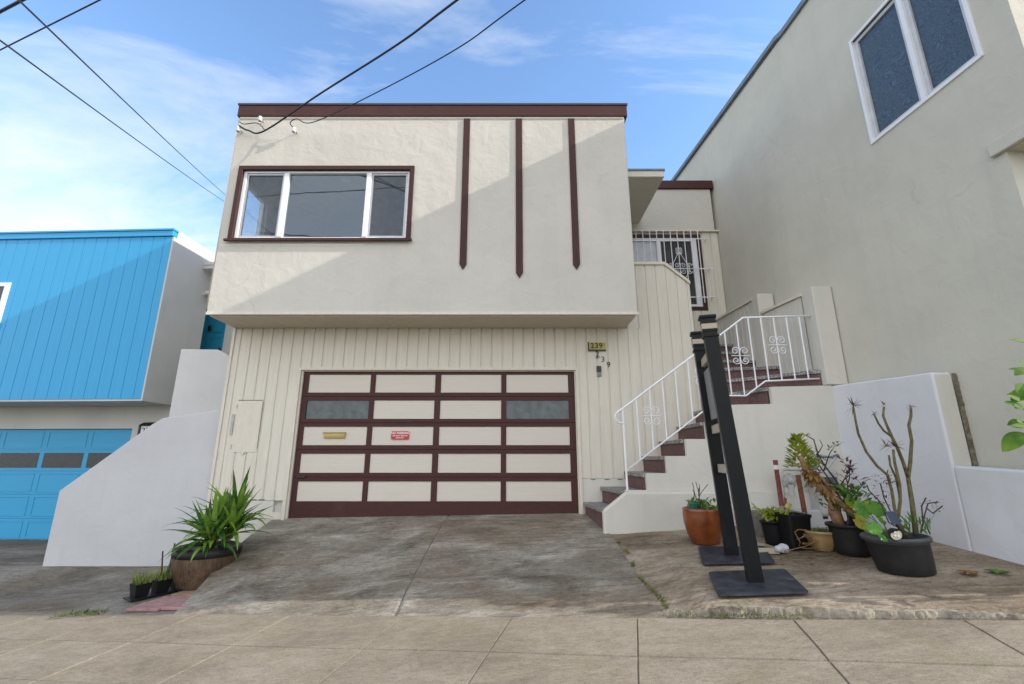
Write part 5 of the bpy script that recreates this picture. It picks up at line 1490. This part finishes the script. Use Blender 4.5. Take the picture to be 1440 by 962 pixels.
# fallen leaves
def fallen(x, y, mat, label, r, rot):
    mb = MB(); z = zpad(x, y) + .012
    for k, a in enumerate((-1.2, -.55, 0, .55, 1.2)):
        mb.blade((x, y, z), (math.cos(rot+a), math.sin(rot+a), .25), (0,0,1), r*(1 - .18*abs(a)), r*.42, .6, 5, .2, shape='oval')
    mb.tube([(x, y, z), (x - math.cos(rot)*r*.5, y - math.sin(rot)*r*.5, z-.004)], .003, 5)
    tag(mb.build('fallen_leaf', mat), label, 'leaf', 'fallen leaves on the pad')
fallen(3.66, 3.98, M['brownleaf'], 'curled brown fallen leaf lying on the concrete pad', .12, 2.2)
fallen(3.83, 3.98, M['green'], 'green fallen leaf lying beside a brown one', .12, .6)
# litter of bits on the pad and weeds in the crack: nobody could count them
mb = MB()
for k in range(520):
    x = 1.4 + rng.random()*2.7; y = edge_y(x) + .1 + rng.random()*1.6
    if rng.random() < .6: x = 2.4 + rng.random()*1.2; y = 4.5 + rng.random()*.5
    mb.blade((x, y, zpad(x, y) + .012), (jit(1), jit(1), .05), (0,0,1), .02 + rng.random()*.045, .008 + rng.random()*.010, .1, 2, .1)
tag(mb.build('leaf_litter', M['brownleaf']), 'scattered dry leaf bits on the pad', 'litter', kind='stuff')
mb = MB()
for k in range(420):
    s_ = rng.random(); y = edge_y(1.17) + .0 + s_*1.9; x = 1.185 + .06*s_*.5 + jit(.02) + .02*math.sin(y*5)
    if noise.noise(Vector((0, y*3, 1))) < -.05: continue
    mb.blade((x, y, z_drive(1.15, y) - .004), (jit(1), jit(1), .8), (jit(1),jit(1),1), .015 + rng.random()*.035, .008, .5, 3)
for k in range(160):
    x = 1.2 + rng.random()*.9; y = edge_y(x) + jit(.03) + .02
    mb.blade((x, y, zsw(x, y) + .01), (jit(1), jit(1), .7), (jit(1),jit(1),1), .012 + rng.random()*.025, .008, .5, 3)
for k in range(160):
    a = (-4.35 + jit(.25), 5.18 + jit(.06)); mb.blade((*a, z_apron(*a)), (jit(1), jit(1), .8), (jit(1),jit(1),1), .02 + rng.random()*.05, .009, .5, 3)
tag(mb.build('weeds', M['moss']), 'low weeds growing in the cracks of the concrete', 'weeds', kind='stuff')

# ------------------------------------------------------------------ bush at the right edge
t = thing('broadleaf_bush', 'bright green broad leaved bush at the right edge of the photo', 'bush', (4.62, 3.46, .5))
bs = MB(); lv = MB()
root = Vector((4.62, 3.46, .45))
def spray(tgt, leaves, L0):
    path = [root + Vector((jit(.05), jit(.05), 0)), root.lerp(tgt, .5) + Vector((jit(.06), jit(.05), .10)), tgt]
    bs.tube(path, [.016,.012,.006], 6)
    for j in range(leaves):
        q = Vector(path[1]).lerp(tgt, rng.random()*1.05)
        lv.blade(q, (jit(1), jit(1), .35 + jit(.5)), (0,0,1), L0 + rng.random()*.09, L0*.55 + rng.random()*.03, .9, 6, .22, shape='oval')
for k in range(5): spray(root + Vector((-.12 + jit(.26), jit(.17), .75 + rng.random()*1.05)), 8, .11)
for k in range(8): spray(root + Vector((.20 + jit(.26), .03 + jit(.13), 1.9 + rng.random()*1.3)), 12, .10)  # tall sprays out of frame, added to break up sunlight on the ramp
for a, b, y, L_ in ((1448,508,3.5,.15),(1450,528,3.5,.14),(1446,548,3.45,.17),(1444,566,3.45,.17),(1448,584,3.46,.20),(1440,598,3.45,.15),(1444,612,3.46,.22),(1450,486,3.5,.14),(1438,575,3.42,.13),(1440,540,3.42,.13),(1444,520,3.42,.12),(1436,592,3.40,.10)):
    q = along(a, b, y); lv.blade(q, (-1, jit(.6), .1 + jit(.75)), (jit(.5), -.8, .5 + jit(.4)), L_, L_*.52, .3 + rng.random()*.9, 8, .15, shape='oval')
    bs.tube([root + Vector((0,0,.5)), q + Vector((.12,.02,-.06)), q], [.012,.008,.004], 6)
bs.build('branches', M['bark'], t, smooth=True); lv.build('foliage', M['bush'], t)

# ------------------------------------------------------------------ camera, sun, sky
cam = bpy.data.cameras.new('camera'); cam.sensor_width = 36; cam.lens = 649/1440*36; cam.clip_start = .05; cam.clip_end = 2000
co = bpy.data.objects.new('camera', cam); col.objects.link(co)
co.location = (0, 0, 1.45); co.rotation_euler = (R(90 + 14.2), 0, 0)
scene.camera = co
sd = Vector((1, -.21, .53)).normalized()          # towards the sun
sun = bpy.data.lights.new('sun', 'SUN'); sun.energy = 2.15; sun.angle = R(.5); sun.color = (1, .94, .85)
so_ = bpy.data.objects.new('sun', sun); col.objects.link(so_); so_.rotation_euler = sd.to_track_quat('Z', 'Y').to_euler()
w = bpy.data.worlds.new('World'); scene.world = w; w.use_nodes = True
nt = w.node_tree; bgd = nt.nodes['Background']
sky = nt.nodes.new('ShaderNodeTexSky'); sky.sky_type = 'NISHITA'; sky.sun_disc = False
sky.sun_elevation = math.asin(sd.z); sky.sun_rotation = math.atan2(sd.x, sd.y)
sky.altitude = 50; sky.air_density = 1.15; sky.dust_density = .3; sky.ozone_density = 4.0
tc = nt.nodes.new('ShaderNodeTexCoord'); sep = nt.nodes.new('ShaderNodeSeparateXYZ'); nt.links.new(tc.outputs['Generated'], sep.inputs[0])
ad = nt.nodes.new('ShaderNodeMath'); ad.operation = 'ADD'; ad.inputs[1].default_value = .22; nt.links.new(sep.outputs[2], ad.inputs[0])
def div(a, b):
    n = nt.nodes.new('ShaderNodeMath'); n.operation = 'DIVIDE'; nt.links.new(a, n.inputs[0]); nt.links.new(b, n.inputs[1]); return n.outputs[0]
cx_ = nt.nodes.new('ShaderNodeCombineXYZ'); nt.links.new(div(sep.outputs[0], ad.outputs[0]), cx_.inputs[0]); nt.links.new(div(sep.outputs[1], ad.outputs[0]), cx_.inputs[1])
mp = nt.nodes.new('ShaderNodeMapping'); mp.inputs['Scale'].default_value = (1.0, 2.4, 1); mp.inputs['Rotation'].default_value = (0, 0, .5); mp.inputs['Location'].default_value = (3.9, 1.9, 0)
nt.links.new(cx_.outputs[0], mp.inputs[0])
cn = noise_node(nt, .9, 9, .62, mp.outputs[0], .6)
cr = ramp(nt, cn.outputs[0], [(.47, (0,0,0)), (.78, (.9,.9,.9))])
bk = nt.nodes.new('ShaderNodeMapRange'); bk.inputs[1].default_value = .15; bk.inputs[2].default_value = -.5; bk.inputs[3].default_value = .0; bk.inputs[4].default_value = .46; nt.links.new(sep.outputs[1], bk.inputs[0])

mr = nt.nodes.new('ShaderNodeMapRange'); mr.inputs[1].default_value = .05; mr.inputs[2].default_value = .5; mr.inputs[3].default_value = .48; mr.inputs[4].default_value = 0; nt.links.new(sep.outputs[2], mr.inputs[0])
mxf = nt.nodes.new('ShaderNodeMath'); mxf.operation = 'ADD'; mxf.use_clamp = True; nt.links.new(cr.outputs[0], mxf.inputs[0]); nt.links.new(mr.outputs[0], mxf.inputs[1])
BACK_FILL = (7.7, 7.3, 6.9)  # bright warm fill light added to the unseen sky behind the camera
nt.links.new(mix(nt, mix(nt, sky.outputs[0], (3.2, 3.3, 3.4), mxf.outputs[0]), BACK_FILL, bk.outputs[0]), bgd.inputs['Color'])
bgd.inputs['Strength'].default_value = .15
vs_ = scene.view_settings; vs_.view_transform = 'Standard'; vs_.look = 'None'; vs_.exposure = 1.25; vs_.gamma = 1; vs_.use_curve_mapping = False
scene.cycles.max_bounces = 8; scene.cycles.diffuse_bounces = 5; scene.cycles.use_denoising = True; scene.cycles.transparent_max_bounces = 12
